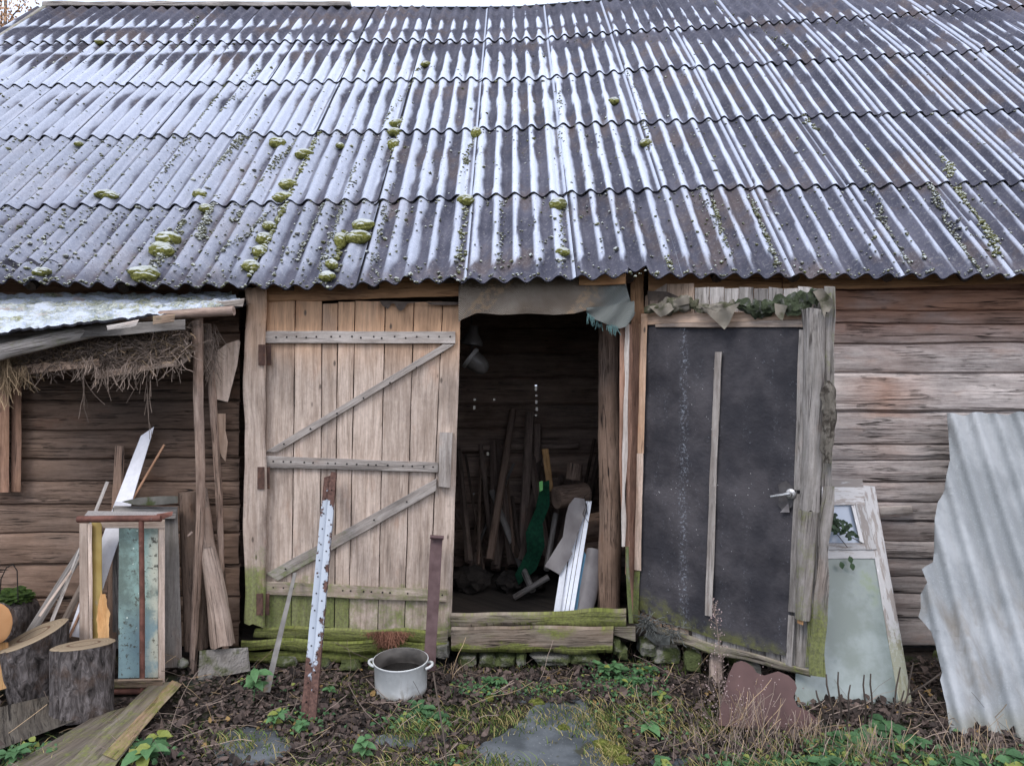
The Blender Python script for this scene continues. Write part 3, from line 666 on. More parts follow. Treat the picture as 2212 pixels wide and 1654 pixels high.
mb = MB(); poly(mb, [(1398, 628), (1440, 630), (1475, 645), (1490, 660), (1480, 672), (1440, 662), (1400, 668)], fD, .005, (.4, 0, 0), off=-.01); slab(mb, [(1403, 650), (1420, 650), (1420, 680), (1403, 680)], fD, .01, (.9, 0, 0), off=.0)
child('felt_scrap', mb, FELT_SCRAP, leaf_)
# ------------------------------------------------------------------ LEAN-TO on the left
def lerp2(a, b, u): return a + (b - a) * u
lt = thing('lean_to', 'low lean-to shelter with frosted mossy sheet roof held up by bark poles', 'lean-to', (-2.9, 4.9, 0))
FL, FR, NL, NR = W(-130, 640, 5.12), W(500, 637, 5.12), W(-130, 722, 4.42), W(524, 652, 4.86)
mb = MB(); V, g, c = [], [], []
nx, ny = 90, 44
for j in range(ny + 1):
    v = j / ny
    for i in range(nx + 1):
        u = i / nx; far = FL.lerp(FR, u); near = NL.lerp(NR, u)
        p = far.lerp(near, v)
        lap = .02 * (1 if v > .52 else 0)
        p.z += .016 * math.cos(v * 2 * math.pi * 5.5) - lap * (1 - u * .4) * .6 + .012 * nz(p.x * 5, p.y * 5, 5) + .02 * nz(p.x * 14, p.y * 20, 2) + .012 * nz(p.x * 40, p.y * 40, 2)
        if j == ny: p.y += .03 * nz(p.x * 5, 3) + .015 * nz(p.x * 20, 3); 
        if j == ny and .42 < u < .55: p.y -= .05
        V.append(p); g.append((p.x, p.y, 0)); c.append((.5, 1, max(0, min(1, .75 + .7 * nz(p.x * 3, p.y * 9))), 0))
n = nx + 1
mb.add(V, [(a * n + b, a * n + b + 1, (a + 1) * n + b + 1, (a + 1) * n + b) for a in range(ny) for b in range(nx)], g, c)
ed = V[-n:]; mb.add(ed + [p + Vector((0, .004, -.014)) for p in ed] + [p + Vector((0, .3, .06)) for p in ed], [(b, b + n, b + n + 1, b + 1) for b in range(nx)] + [(b + n, b + 2 * n, b + 2 * n + 1, b + n + 1) for b in range(nx)], g[:n] * 3, [(.3, 0, 0, 0)] * (3 * n))
m = M('frosted_moss_sheet', .9, .15); P = m.pos(); tc = m.sep(m.attr('tint', 'Color'))
a1 = m.noise(m.map(P, (1, 2.2, 1)), 7, 5, .65); a2 = m.noise(P, 40, 4, .7)
col = m.mix(m.ss(a1, .4, .6), (.58, .63, .72), (.36, .41, .5))
mo = m.math('MULTIPLY', m.ss(m.math('ADD', m.math('MULTIPLY', a1, .6), m.math('MULTIPLY', a2, .5)), .5, .6), tc[2])
col = m.mix(mo, col, m.ramp(a2, [(.35, (.05, .05, .03)), (.5, (.27, .28, .16)), (.65, (.62, .64, .58))]))
col = m.mix(m.math('MULTIPLY', m.ss(m.noise(P, 5, 2, .5), .62, .72), .6), col, (.42, .27, .2))
kk = m.ss(tc[1], .3, .9); col = m.mix(kk, (.05, .05, .06), col)
LMAT = m.fin(col, m.bump(m.math('ADD', a1, a2), .02, 1))
obj('roof_sheet', mb, LMAT, lt, recalc=False, sharp=70)
mb = MB(); log(mb, W(-120, 792, 4.5), W(418, 676, 4.95), .052, .04, 16, (.55, .25, 0), rough=.14, bend=.02); obj('beam', mb, WD['grey'], lt)
mb = MB(); log(mb, W(-40, 706, 4.75), W(505, 671, 4.78), .03, .032, 12, (.62, .15, .2), rough=.1); obj('rafter', mb, WD['bark'], lt)
mb = MB(); slab(mb, [(-60, 722), (400, 690), (400, 712), (-60, 750)], fY(4.7), .03, (.28, .1, 0), along='h', jit=.006); slab(mb, [(230, 703), (300, 690), (292, 707), (232, 713)][0:4], fY(4.45), .012, (.75, 0, 0), along='h', jit=.004)
obj('batten', mb, WD['grey'], lt)
mb = MB(); slab(mb, [(330, 684), (378, 678), (376, 695), (330, 703)], fY(4.6), .04, (.5, .3, .5), along='h', jit=.004); slab(mb, [(465, 650), (528, 644), (524, 662), (470, 664)], fY(4.84), .02, (.62, 0, .1), along='h', jit=.006, rag=.02)
obj('end_board', mb, WD['grey'], lt)
mb = MB(); log(mb, W(425, 686, 4.87), W(414, 1452, 4.97), .033, .026, 12, (.56, .03, .2), rough=.15, bend=.014, knots=.14, via=W(428, 1060, 4.92))
log(mb, W(414, 1150, 4.94), W(405, 1158, 4.9), .012, .006, 6, (.6, 0, 0)); obj('pole', mb, WD['bark'], lt)
mb = MB(); log(mb, W(448, 700, 5.08), W(487, 1400, 5.08), .026, .02, 12, (.6, .02, .22), rough=.15, bend=.018, knots=.12, via=W(464, 1040, 5.08)); obj('pole', mb, WD['bark'], lt)
mb = MB()
slab(mb, [(-30, 797), (212, 775), (212, 790), (-30, 818)], fY(4.8), .02, (.62, 0, .5), along='h', jit=.006, rag=.02)
slab(mb, [(205, 806), (380, 778), (382, 790), (208, 818)], fY(4.78), .02, (.62, 0, .2), along='h', jit=.006, rag=.02)
slab(mb, [(375, 786), (415, 762), (416, 770), (378, 796)], fY(4.85), .02, (.6, 0, .0), along='h', jit=.006, rag=.02)
slab(mb, [(-60, 790), (410, 748), (410, 758), (-60, 802)], fY(4.95), .25, (.2, 0, .0), along='h', jit=.006)
obj('shelf_board', mb, WD['plank'], lt)
# straw lying on the shelf boards and hanging down
mb = MB(); rs = random.Random(3)
def straw(mb, p, d, L, r, tint, curl=.3, n=4):
    pts = [p.copy()]; d = d.normalized()
    for i in range(n):
        d = (d + Vector((rs.uniform(-1, 1), rs.uniform(-1, 1), rs.uniform(-1, 1))) * curl).normalized(); pts.append(pts[-1] + d * L / n)
    tube(mb, pts, r, 3, tint)
def ytop(x): return interp(x, [0, 410], [800, 695])
def ybot(x): return interp(x, [0, 60, 200, 205, 380, 415], [812, 800, 782, 806, 782, 765])
for i in range(3200):
    x = rs.uniform(-30, 414); yy = rs.uniform(max(ytop(x) - 12, 690), ybot(x) - 2) if x > 60 else rs.uniform(770, 815)
    p = W(x, yy, rs.uniform(4.82, 4.98) - (.12 * (yy - ytop(x)) / 100))
    straw(mb, p, Vector((rs.uniform(-1, 1), rs.uniform(-.6, .1), rs.uniform(-.5, .35))), rs.uniform(.05, .16), rs.uniform(.0012, .0028), (rs.uniform(.25, .7), 0, 1 if x < 60 or rs.random() < .15 else 0), .45)
for i in range(190):
    x = rs.choice([rs.uniform(-10, 60), rs.uniform(100, 400), rs.uniform(180, 300)]); p = W(x, ybot(max(0, x)) - rs.uniform(0, 14), 4.72 + rs.uniform(-.02, .06))
    straw(mb, p, Vector((rs.uniform(-.4, .4), rs.uniform(-.2, .1), -1)), rs.uniform(.05, .17), .002, (rs.uniform(.3, .75), 0, 1 if x < 70 else 0), .35, 5)
for (x, y0, L) in ((175, 815, .42), (176, 840, .5), (182, 860, .4), (310, 850, .35), (316, 850, .4), (322, 860, .33), (318, 900, .4), (152, 800, .3), (220, 830, .3), (64, 850, .25), (250, 800, .2), (368, 810, .2)):
    for k in range(2): straw(mb, W(x + rs.uniform(-3, 3), y0 - 50, 4.8), Vector((rs.uniform(-.25, .25), 0, -1)), L * rs.uniform(.4, .9), .0018, (rs.uniform(.35, .55), 0, 0), .14, 7)
for i in range(150):
    x = rs.uniform(437, 470); straw(mb, W(x, rs.uniform(700, 800), 4.98), Vector((rs.uniform(-.3, .6), -.1, -1)), rs.uniform(.05, .15), .0018, (rs.uniform(.3, .6), 0, 0), .3)
for i in range(180):
    x = rs.uniform(-60, 22); straw(mb, W(x, rs.uniform(750, 830), 4.72 + rs.uniform(-.04, .04)), Vector((rs.uniform(-.3, .4), -.1, -1)), rs.uniform(.08, .25), .0024, (rs.uniform(.4, .8), 0, 1), .25, 5)
m = M('dry_straw', .9, .2); tc = m.sep(m.attr('tint', 'Color')); col = m.mix(tc[2], (.18, .14, .115), (.235, .17, .105)); k = m.math('MULTIPLY', tc[0], 2.2); cb = m.t.nodes.new('ShaderNodeCombineColor')
for i in range(3): m.link(k, cb.inputs[i])
STRAW = m.fin(m.mix(1, col, cb.outputs[0], 'MULTIPLY'))
tag(obj('straw', mb, STRAW, None, recalc=False), 'tangled dry straw stuffed under the lean-to roof and hanging down', 'straw', kind='stuff')
# boards nailed to the wall beside the poles
mb = MB(); poly(mb, [(470, 757), (490, 742), (515, 734), (519, 738), (512, 790), (492, 868), (459, 860), (462, 800)], fY(5.1), .018, (.66, 0, .1)); tag(obj('nailed_board', mb, WD['plank'], None), 'pale pinkish cut board nailed to the log wall beside the lean-to poles', 'board')
mb = MB(); poly(mb, [(460, 893), (487, 893), (487, 930), (492, 955), (487, 997), (478, 985), (470, 960)], fY(5.12), .018, (.45, 0, .5)); tag(obj('nailed_board', mb, WD['plank'], None), 'small brown split board on the wall with a curved point at the bottom', 'board')

# ------------------------------------------------------------------ clutter under the lean-to
PAINT_W = plain('peeling_white_paint', (.62, .62, .66), (.75, .75, .8), 6, .55, spots=(.3, .2, .14), spt=(.66, .74))
fl = fLean(1385, 4.75, 925, 5.14)
mb = MB(); slab(mb, [(304, 941), (333, 921), (284, 1088), (248, 1085)], fl, .025, (.55, .0, 0), rag=.0); slab(mb, [(249, 1082), (284, 1088), (186, 1378), (146, 1372)], fl, .024, (.42, .0, 0))
tag(obj('white_board', mb, PAINT_W, None), 'white painted board with a slanted top leaning behind the rusty frame', 'board')
mb = MB(); slab(mb, [(248, 962), (269, 963), (252, 1378), (226, 1378)], fLean(1385, 4.95, 960, 5.14), .03, (.62, .0, .3)); tag(obj('brown_board', mb, WD['log_brown'], None), 'upright brown board behind the white board', 'board')
mb = MB(); a, b = W(355, 960, 5.12), W(268, 1110, 5.0); log(mb, a, b, .008, .009, 8, (.6, 0, .3)); log(mb, b, W(150, 1375, 4.75), .009, .009, 8, (.5, 0, .2)); tag(obj('thin_stick', mb, WD['jamb'], None), 'thin tan stick slanting to the right of the white board', 'stick')
for (x0, y0, Y0, x1, y1, Y1, r, ti, mt, nm, lb) in (
    (232, 1040, 5.1, 100, 1370, 4.72, .012, (.72, 0, 0), 'grey', 'lath', 'pale thin lath, second from the left in the leaning pile'),
    (214, 1130, 5.1, 44, 1400, 4.7, .03, (.34, 0, 0), 'grey', 'plank', 'wide dark grey plank leaning at the left of the pile'),
    (212, 1150, 5.1, 85, 1330, 4.62, .008, (.62, 0, 0), 'plank', 'lath', 'narrow tan lath lying across the dark planks'),
    (216, 1190, 5.08, 118, 1380, 4.8, .022, (.75, 0, 0), 'dark', 'plank', 'dark brown plank in the middle of the leaning pile')):
    mb = MB(); log(mb, W(x0, y0, Y0), W(x1, y1, Y1), r, r, 4, ti, rough=.03, flat=.5); tag(obj(nm, mb, WD[mt], None), lb, nm)
mb = MB(); slab(mb, [(214, 1215), (224, 1215), (172, 1362), (158, 1362)], fLean(1380, 4.85, 1210, 5.0), .02, (.5, 0, 0)); TEAL = plain('dull_teal_paint', (.06, .12, .11), (.11, .18, .16), 10, .7, spots=(.08, .06, .05)); tag(obj('plank', mb, TEAL, None), 'thin teal painted plank beside the stump', 'plank')

# rusty pipe frame
fr = thing('pipe_frame', 'rusty T-shaped pipe frame standing in front of the painted boards', 'metal frame', W(300, 1500, 4.62))
RUST2 = plain('rusty_pipe_paint', (.10, .045, .035), (.19, .085, .065), 18, .75, .2, spots=(.30, .28, .27), spt=(.66, .74), bumpd=.004)
mb = MB(); tube(mb, [W(168, 1121, 4.66), W(240, 1120, 4.66), W(348, 1119, 4.66)], .021, 10, (.5, 0, 0)); obj('top_pipe', mb, RUST2, fr)
mb = MB(); tube(mb, [W(305, 1122, 4.66), W(307, 1300, 4.64), W(307, 1493, 4.62)], .016, 10, (.55, 0, 0)); obj('upright_pipe', mb, RUST2, fr)
mb = MB(); tube(mb, [W(200, 1493, 4.62), W(348, 1492, 4.62)], .02, 10, (.4, 0, 0)); obj('foot_pipe', mb, RUST2, fr)
mb = MB(); slab(mb, [(338, 1110), (373, 1104), (372, 1113), (340, 1124)], fY(4.66), .03, (.9, 0, 0), along='h'); slab(mb, [(190, 1103), (372, 1106), (352, 1116), (180, 1116)], fY(4.68), .01, (.75, 1, 0), along='h'); obj('angle_iron', mb, RUST2, fr)
# painted boards
fb = fLean(1480, 4.72, 1120, 4.78)
mb = MB(); slab(mb, [(171, 1130), (188, 1130), (193, 1385), (172, 1385)], fb, .03, (.5, 0, .1)); slab(mb, [(188, 1130), (199, 1132), (200, 1385), (193, 1385)], fb, .02, (.78, 0, 0), off=-.004); tag(obj('pink_board', mb, WD['plank'], None), 'pinkish bare upright board at the left of the frame, grey strip along its edge', 'board')
YEL = plain('yellow_ochre_paint', (.29, .2, .06), (.40, .30, .11), 6, .75, spots=(.28, .25, .2), spt=(.62, .72)); mb = MB(); slab(mb, [(197, 1128), (220, 1128), (222, 1385), (200, 1385)], fb, .03, (.5, 0, 0), off=-.03); tag(obj('yellow_board', mb, YEL, None), 'upright board in yellow ochre paint inside the pipe frame', 'board')
m = M('flaking_turquoise_paint', .75, .3); gc = m.attr('gc'); P = m.pos(); s_ = m.sep(P); n1 = m.noise(P, 5, 5, .65); n2 = m.noise(P, 30, 5, .75)
col = m.mix(m.ss(n1, .38, .62), (.12, .16, .14), (.24, .35, .32)); col = m.mix(m.ss(m.math('ADD', s_[2], m.math('MULTIPLY', n1, .3)), .75, .35, 0, .7), col, (.22, .34, .40))
col = m.mix(m.math('MULTIPLY', m.ss(m.math('ADD', s_[0], m.math('MULTIPLY', n1, .16)), -2.28, -2.2), m.ss(n1, .3, .5)), col, (.45, .46, .38))
col = m.mix(m.math('MULTIPLY', m.ss(n2, .53, .62), m.ss(n1, .40, .56)), col, (.08, .08, .065)); col = m.mix(m.ss(m.voro(P, 14), .09, .06), col, (.6, .68, .62))
TURQ = m.fin(col, m.bump(n2, .004, 1))
mb = MB(); slab(mb, [(257, 1140), (342, 1140), (341, 1462), (255, 1464)], fb, .03, (.5, 0, 0), off=-.0); tag(obj('turquoise_board', mb, TURQ, None), 'wide turquoise board with flaking paint behind the rusty upright pipe', 'board')
mb = MB(); slab(mb, [(342, 1128), (356, 1122), (356, 1478), (342, 1470)], fb, .03, (.62, 0, .1), off=-.005); slab(mb, [(213, 1121), (356, 1122), (356, 1141), (224, 1140)], fb, .03, (.55, 0, .1), off=.002, along='h'); tag(obj('board_frame', mb, WD['plank'], None), 'pale wooden edge and crosspiece round the turquoise board', 'wooden frame')
mb = MB(); slab(mb, [(232, 1466), (352, 1464), (350, 1484), (232, 1486)], fY(4.6), .07, (.5, .3, .3), along='h', bev=.01); tag(obj('wood_block', mb, WD['sill'], None), 'short squared timber lying on the foot of the pipe frame', 'timber')
mb = MB()
poly(mb, [(212, 1385), (208, 1330), (218, 1275), (222, 1290), (228, 1282), (232, 1310), (238, 1325), (235, 1350), (236, 1388)], fY(4.55), .05, (.5, 0, 0), jag=1.2, step=.02, wf=lambda x, y, p: .012 * nz(p.x * 30, p.z * 5)); tag(obj('split_wood', mb, WD['fresh'], None), 'fresh orange splintered piece of firewood behind the round stump', 'firewood')
mb = MB(); slab(mb, [(330, 1094), (384, 1094), (393, 1440), (330, 1442)], fLean(1441, 4.92, 1094, 4.98), .05, (.38, 0, 0)); slab(mb, [(246, 1092), (384, 1094), (378, 1120), (246, 1118)], fY(4.94), .04, (.42, 0, 0), along='h'); slab(mb, [(243, 1095), (262, 1095), (262, 1400), (243, 1400)], fY(4.96), .03, (.35, 0, 0))
GREYB = WD['grey']; tag(obj('grey_crate_board', mb, GREYB, None), 'wide dark grey wooden panel behind the turquoise board', 'panel')
mb = MB(); poly(mb, [(262, 1083), (300, 1074), (345, 1071), (384, 1071), (384, 1086), (330, 1091), (290, 1090)], fY(4.9), .02, (.36, 0, 0)); tag(obj('slate_piece', mb, STONE, None), 'flat grey slate piece lying on the wooden panel', 'slate')
# leaning logs
mb = MB(); log(mb, W(410, 1062, 5.12), W(424, 1400, 5.05), .072, .075, 14, (.42, 0, .1), rough=.08); tag(obj('leaning_log', mb, WD['log_brown'], None), 'round dark log standing behind the front bark pole', 'log')
mb = MB(); log(mb, W(436, 1054, 5.0), W(447, 1180, 4.97), .034, .052, 14, (.5, 0, .15), rough=.1); log(mb, W(447, 1178, 4.97), W(481, 1395, 4.88), .053, .075, 16, (.6, .12, .1), rough=.12, flat=.15, bend=.01, endrag=.02); tag(obj('leaning_log', mb, WD['bare_log'], None), 'thick tapering log leaning with its wide end on the block', 'log')
mb = MB(); slab(mb, [(432, 1404), (536, 1397), (541, 1448), (424, 1470)], fY(4.86), .2, (.5, .12, 0), jit=.008, warp=.02, bev=.012, step=.03); tag(obj('stone_block', mb, plain('grey_mossy_block', (.2, .18, .16), (.32, .30, .28), 7, .95, spots=(.10, .11, .05), bumpd=.015), None), 'squared grey block on the ground under the leaning log', 'block')
mb = MB(); p = W(395, 1432, 4.9); rock(mb, p, .035, .03, .035, (.7, 0, 0), 2, .3); tag(obj('stone', mb, STONE, None), 'small pale stone at the foot of the front bark pole', 'stone')
# stumps
def bark_mat():
    m = M('grey_tree_bark', .92, .15); P = m.pos(); a = m.noise(m.map(P, (1, 1, .35)), 26, 5, .65, .8); b = m.noise(P, 9, 4, .6); c3 = m.noise(P, 90, 3, .7); v = m.voro(m.map(P, (1, 1, .4)), 30)
    col = m.ramp(a, [(.32, (.018, .015, .014)), (.48, (.09, .078, .075)), (.68, (.22, .195, .19))]); col = m.mix(m.ss(b, .5, .68, 0, .6), col, (.09, .06, .045)); col = m.mix(m.ss(c3, .62, .74, 0, .5), col, (.33, .31, .32))
    return m.fin(col, m.bump(m.math('ADD', a, m.math('MULTIPLY', v, .4)), .035, 1))
BARK = bark_mat()
m = M('sawn_end_grain', .8, .2); gc = m.attr('gc'); s_ = m.sep(gc); r_ = m.math('ADD', m.math('SQRT', m.math('ADD', m.math('POWER', s_[0], 2), m.math('POWER', s_[1], 2))), m.math('MULTIPLY', m.noise(gc, 5, 3, .6), .05))
rg = m.math('SINE', m.math('MULTIPLY', r_, 330)); n2 = m.noise(gc, 60, 3, .7)
col = m.mix(m.math('MULTIPLY', m.math('ADD', rg, 1), .3), (.30, .235, .16), (.21, .16, .105)); col = m.mix(m.ss(m.math('ABSOLUTE', m.math('SUBTRACT', r_, .105)), .012, .002), col, (.12, .07, .045)); col = m.mix(m.ss(n2, .55, .75, 0, .5), col, (.24, .16, .1))
ENDG = m.fin(col, m.bump(rg, .001, 1))
m = M('orange_end_grain', .8, .2); gc = m.attr('gc'); n1 = m.noise(gc, 12, 4, .6); ENDO = m.fin(m.mix(n1, (.36, .17, .07), (.48, .27, .13)))
def stump(name, label, cb_, ct, rb, rt, rx=1, end=ENDG, group=None, lab_end=None):
    """cb_/ct: bottom and top centres"""
    t = thing(name, label, 'stump', cb_, group); sd = seed(); ax = (ct - cb_); L = ax.length; ax = ax.normalized(); x = ax.cross(Vector((0, 1, 0))).normalized() * -1; y = ax.cross(x)
    mb = MB(); N = 48; R, GS, CS = [], [], []; n = 18
    for i in range(n + 1):
        v = i / n; r = rb + (rt - rb) * v + .03 * max(0, .2 - v); pts = []
        for j in range(N):
            an = j / N * 6.2832; rr = r * (1 + .07 * nz(math.cos(an) * 1.3, math.sin(an) * 1.3, sd + v * .4) + .035 * nz(math.cos(an) * 5, math.sin(an) * 5, sd + v * 2) + .02 * abs(nz(math.cos(an) * 14, math.sin(an) * 14, sd + v * 5)) - .10 * math.exp(-((an - 4.3) / .09) ** 2))
            pts.append(cb_ + ax * L * v + (x * math.cos(an) + y * math.sin(an)) * rr)
        R.append(pts); GS.append([(v * L, j * .02, sd) for j in range(N)]); CS.append([(.5, 0, 0, 0)] * N)
    mb.rings(R, GS, CS, caps=False); obj('bark', mb, BARK, t)
    mb = MB(); top = R[-1]; V, g = [], []
    for q in (1.0, .93, .8, .6, .35, .0):
        for p in top:
            d = p - ct; V.append(ct + d * q * .985 + ax * (.006 if q < 1 else .0) - ax * .0); g.append((d.dot(x) * q, d.dot(y) * q, 0))
    F_ = [(k * N + j, k * N + (j + 1) % N, (k + 1) * N + (j + 1) % N, (k + 1) * N + j) for k in range(5) for j in range(N)]
    mb.add(V, F_, g, [(.5, 0, 0, 0)] * len(V)); obj('sawn_top', mb, end, t); return t
stump('tree_stump', 'upright round stump with a dark heartwood ring, in front of the rusty frame', W(179, 1546, 4.28), W(180, 1392, 4.33), .158, .168)
stump('tree_stump', 'stump with a slanted sawn top behind the upright round one', W(85, 1515, 4.62), W(68, 1376, 4.55) + Vector((.01, 0, .0)), .155, .18)
# tilt the sawn plane of the second stump
t2 = [o for o in S.objects if o.type == 'EMPTY' and o.get('label', '').startswith('stump with a slanted')][0]
for ch in t2.children:
    for v in ch.data.vertices:
        f_ = max(0, min(1, v.co.z / (W(68, 1376, 4.55).z - BASE[t2.name].z))); v.co.z += f_ * (v.co.x + .03) * .36
t = thing('cut_log', 'cut log end with bright orange wood at the left edge', 'log', W(-15, 1500, 4.5))
mb = MB(); log(mb, W(-75, 1348, 4.75), W(-12, 1345, 4.42), .125, .12, 20, rough=.05); obj('bark', mb, BARK, t)
mb = MB(); cc = W(-12, 1345, 4.412); rock(mb, cc, .108, .012, .125, (.5, 0, 0), 3, .06); obj('sawn_face', mb, ENDO, t)
mb = MB(); slab(mb, [(-70, 1390), (18, 1386), (24, 1482), (-70, 1512)], fY(4.45), .15, (.42, 0, 0)); tag(obj('split_wood', mb, WD['fresh'], None), 'orange brown split log standing under the cut log at the left edge', 'firewood')
t = thing('mossy_log', 'dark rotten log with green moss on top beside the leaning planks', 'log', W(30, 1400, 4.95))
mb = MB(); p = W(22, 1345, 5.0); rock(mb, p, .17, .14, .2, (.5, 0, 0), 3, .2, 1.5, .5); obj('trunk', mb, BARK, t)
mb = MB(); p = W(22, 1290, 4.98); rock(mb, p, .13, .12, .055, (.5, 0, 0), 4, .45, 5); MOSSG = plain('dark_green_moss', (.02, .045, .01), (.07, .12, .02), 40, .95, bumpd=.02); obj('moss', mb, MOSSG, t)
mb = MB(); tube(mb, [W(0, 1282, 4.9), W(2, 1250, 4.9), W(14, 1225, 4.9), W(28, 1218, 4.9), W(37, 1232, 4.9), W(39, 1300, 4.9)], .004, 6, (.4, 0, 0)); tag(obj('wire', mb, NAIL, None), 'bent rusty wire hoop sticking up from the mossy log', 'wire')
# ground planks at the left
def fG(px, py, off=0):
    d = Vector(((px - CX) / F, 1, (CY - py) / F)); t = (CZ - .03 - off) / -d.z; return Vector((0, 0, CZ)) + d * t
for q, ti, lb in (([(325, 1476), (384, 1470), (215, 1700), (90, 1700)], (.38, .36, .1), 'wide mossy plank on the ground running from the frame to the front'),
                  ([(372, 1468), (392, 1476), (250, 1640), (222, 1628)], (.5, .45, .5), 'narrow rotten strip of wood along the edge of the mossy plank'),
                  ([(205, 1545), (290, 1520), (110, 1680), (-40, 1690)], (.24, .3, .1), 'bare grey plank on the ground in front of the round stump'),
                  ([(-60, 1540), (110, 1500), (190, 1545), (-60, 1640)], (.17, .15, 0), 'dark damp planking under the stumps at the left')):
    mb = MB(); slab(mb, q, fG, .03, ti, off=.01 + .006 * _sd[0] % .02, jit=.006, warp=.006); tag(obj('ground_plank', mb, WD['sill'] if ti[1] > .4 or ti[1] < .2 else WD['sill'], None), lb, 'plank')

# ------------------------------------------------------------------ leaning things at the door
m = M('rusty_white_enamelled_iron', .5, .4); P = m.pos(); gc = m.attr('gc'); tc = m.sep(m.attr('tint', 'Color')); n1 = m.noise(P, 14, 6, .7); n2 = m.noise(P, 60, 3, .7)
f = m.ss(m.math('ADD', m.math('MULTIPLY', n1, 1.), m.math('MULTIPLY', tc[1], .55)), .69, .74)
col = m.mix(m.noise(P, 4, 3), (.26, .30, .36), (.38, .42, .48)); col = m.mix(f, col, m.ramp(n2, [(.3, (.04, .02, .017)), (.7, (.14, .075, .058))])); ENAM = m.fin(col, m.bump(m.math('MULTIPLY', f, -1), .002, 1), m.ss(f, 0, 1, .45, .9))
mb = MB(); A, B = W(713, 1030, 5.0), W(665, 1556, 4.24); Wd = .082
ax = (B - A); Ln = ax.length; ax = ax.normalized(); xr = Vector((1, 0, 0)); xr = (xr - ax * xr.dot(ax)).normalized(); nrm = ax.cross(xr); nrm = nrm if nrm.y < 0 else -nrm
prof = [(-.5, .012), (-.5, 0.0), (-.46, .0), (-.12, .004), (-.02, .006), (.02, -.012), (.1, -.014), (.44, -.01), (.5, -.01), (.5, .012), (.0, .016)]
R, GS, CS = [], [], []
for i in range(61):
    v = i / 60; wv = Wd * (1 + .12 * v); c0 = A + ax * Ln * v; ru = .9 * max(0, 1 - v / .16) + .55 * max(0, min(1, (v - .66) / .3)) + .06 
    R.append([c0 + xr * wv * a - nrm * b * 1.3 + xr * .002 * nz(v * 30, a) + (ax * (-.03) if i == 0 and a > .05 else ax * 0) for a, b in prof]); GS.append([(v * Ln, a, 0) for a, b in prof]); CS.append([(.5, min(1, ru + .3 * (a > .3) + .15 * (a < -.44)), 0, 0) for a, b in prof])
mb.rings(R, GS, CS)
chn = thing('perforated_channel', 'tall rusty white perforated metal channel leaning against the plank door', 'metal profile', B)
obj('channel', mb, ENAM, chn)
rr_ = random.Random(5)
for i in range(26):
    v = .05 + .9 * (i + .5) / 26; u = -.25 if i % 2 else .27; p = A + ax * Ln * v + xr * Wd * u + nrm * (.001 if u < 0 else .0195)
    mb = MB(); rock(mb, p, .0048, .003, .0048, (.2, 0, 0), 2, .05); obj('hole', mb, NAIL, chn)
mb = MB(); slab(mb, [(633, 1236), (641, 1236), (583, 1494), (568, 1494)], fLean(1494, 4.6, 1236, 5.0), .014, (.62, 0, 0), bev=.001); tag(obj('grey_bar', mb, plain('weathered_grey_bar', (.10, .095, .09), (.2, .19, .18), 8, .6, .3, spots=(.2, .15, .1)), None), 'thin grey bar leaning on the plank door left of the white channel', 'bar')
bm_ = plain('dull_maroon_iron', (.085, .05, .05), (.14, .09, .09), 14, .65, .2, spots=(.2, .14, .11), spt=(.62, .74))
t = thing('iron_strip', 'maroon iron strip with a curled top leaning behind the pot', 'iron strip', W(925, 1450, 4.75))
mb = MB(); slab(mb, [(930, 1160), (956, 1160), (940, 1448), (914, 1448)], fLean(1448, 4.78, 1160, 4.98), .008, (.5, 0, 0), bev=.001); obj('strip', mb, bm_, t)
mb = MB(); tube(mb, [W(929, 1159, 4.95), W(958, 1161, 4.95)], .014, 10, (.5, 0, 0)); obj('curled_top', mb, bm_, t)
# reddish roots hanging over the sill
mb = MB(); rs = random.Random(11)
for i in range(620):
    x = rs.gauss(842, 20) if rs.random() < .75 else rs.uniform(790, 880); y = rs.uniform(1362, 1372); L = .10 * math.exp(-((x - 842) / 26) ** 2) + .02
    p = W(x, y, 5.0 + rs.uniform(-.03, .02)); straw(mb, p, Vector((rs.uniform(-.6, .6), -.3, -.8)), L * rs.uniform(.4, 1.1), .0016, (rs.uniform(.35, .7), 0, 0), .5)
tag(obj('root_tangle', mb, plain('reddish_dry_roots', (.16, .07, .045), (.24, .12, .08), 20, .95), None, recalc=False), 'tangle of reddish dry roots hanging on the sill under the plank door', 'roots', kind='stuff')
# enamel pot
pc = W(866, 1492, 4.64); pc.z = gz(pc.x, pc.y) + .0
pot = thing('enamel_pot', 'old white enamel pot half full of dark water in front of the plank door', 'pot', pc)
m = M('chipped_white_enamel', .3, .5); P = m.pos(); s_ = m.sep(P); n1 = m.noise(P, 7, 5, .65); n2 = m.noise(m.map(P, (1, 1, .3)), 14, 5, .7)
col = m.mix(m.ss(n1, .35, .65), (.48, .50, .50), (.64, .66, .66)); col = m.mix(m.ss(n2, .58, .74, 0, .6), col, (.28, .26, .22)); col = m.mix(m.ss(m.math('ADD', s_[2], m.math('MULTIPLY', n1, .1)), .11, .03, 0, .7), col, (.3, .26, .2)); col = m.mix(m.ss(m.noise(P, 22, 4, .7), .68, .71), col, (.07, .05, .04))
ENP = m.fin(col, None)
Mp = Matrix.Translation(pc) @ Matrix.Rotation(math.radians(4), 4, 'X') @ Matrix.Scale(.94, 4)
mb = MB(); lathe(mb, [(.0, .003), (.13, .003), (.155, .012), (.168, .03), (.172, .06), (.175, .225), (.183, .232), (.184, .240), (.178, .242)], Mp, 48); obj('body', mb, ENP, pot, sharp=60)
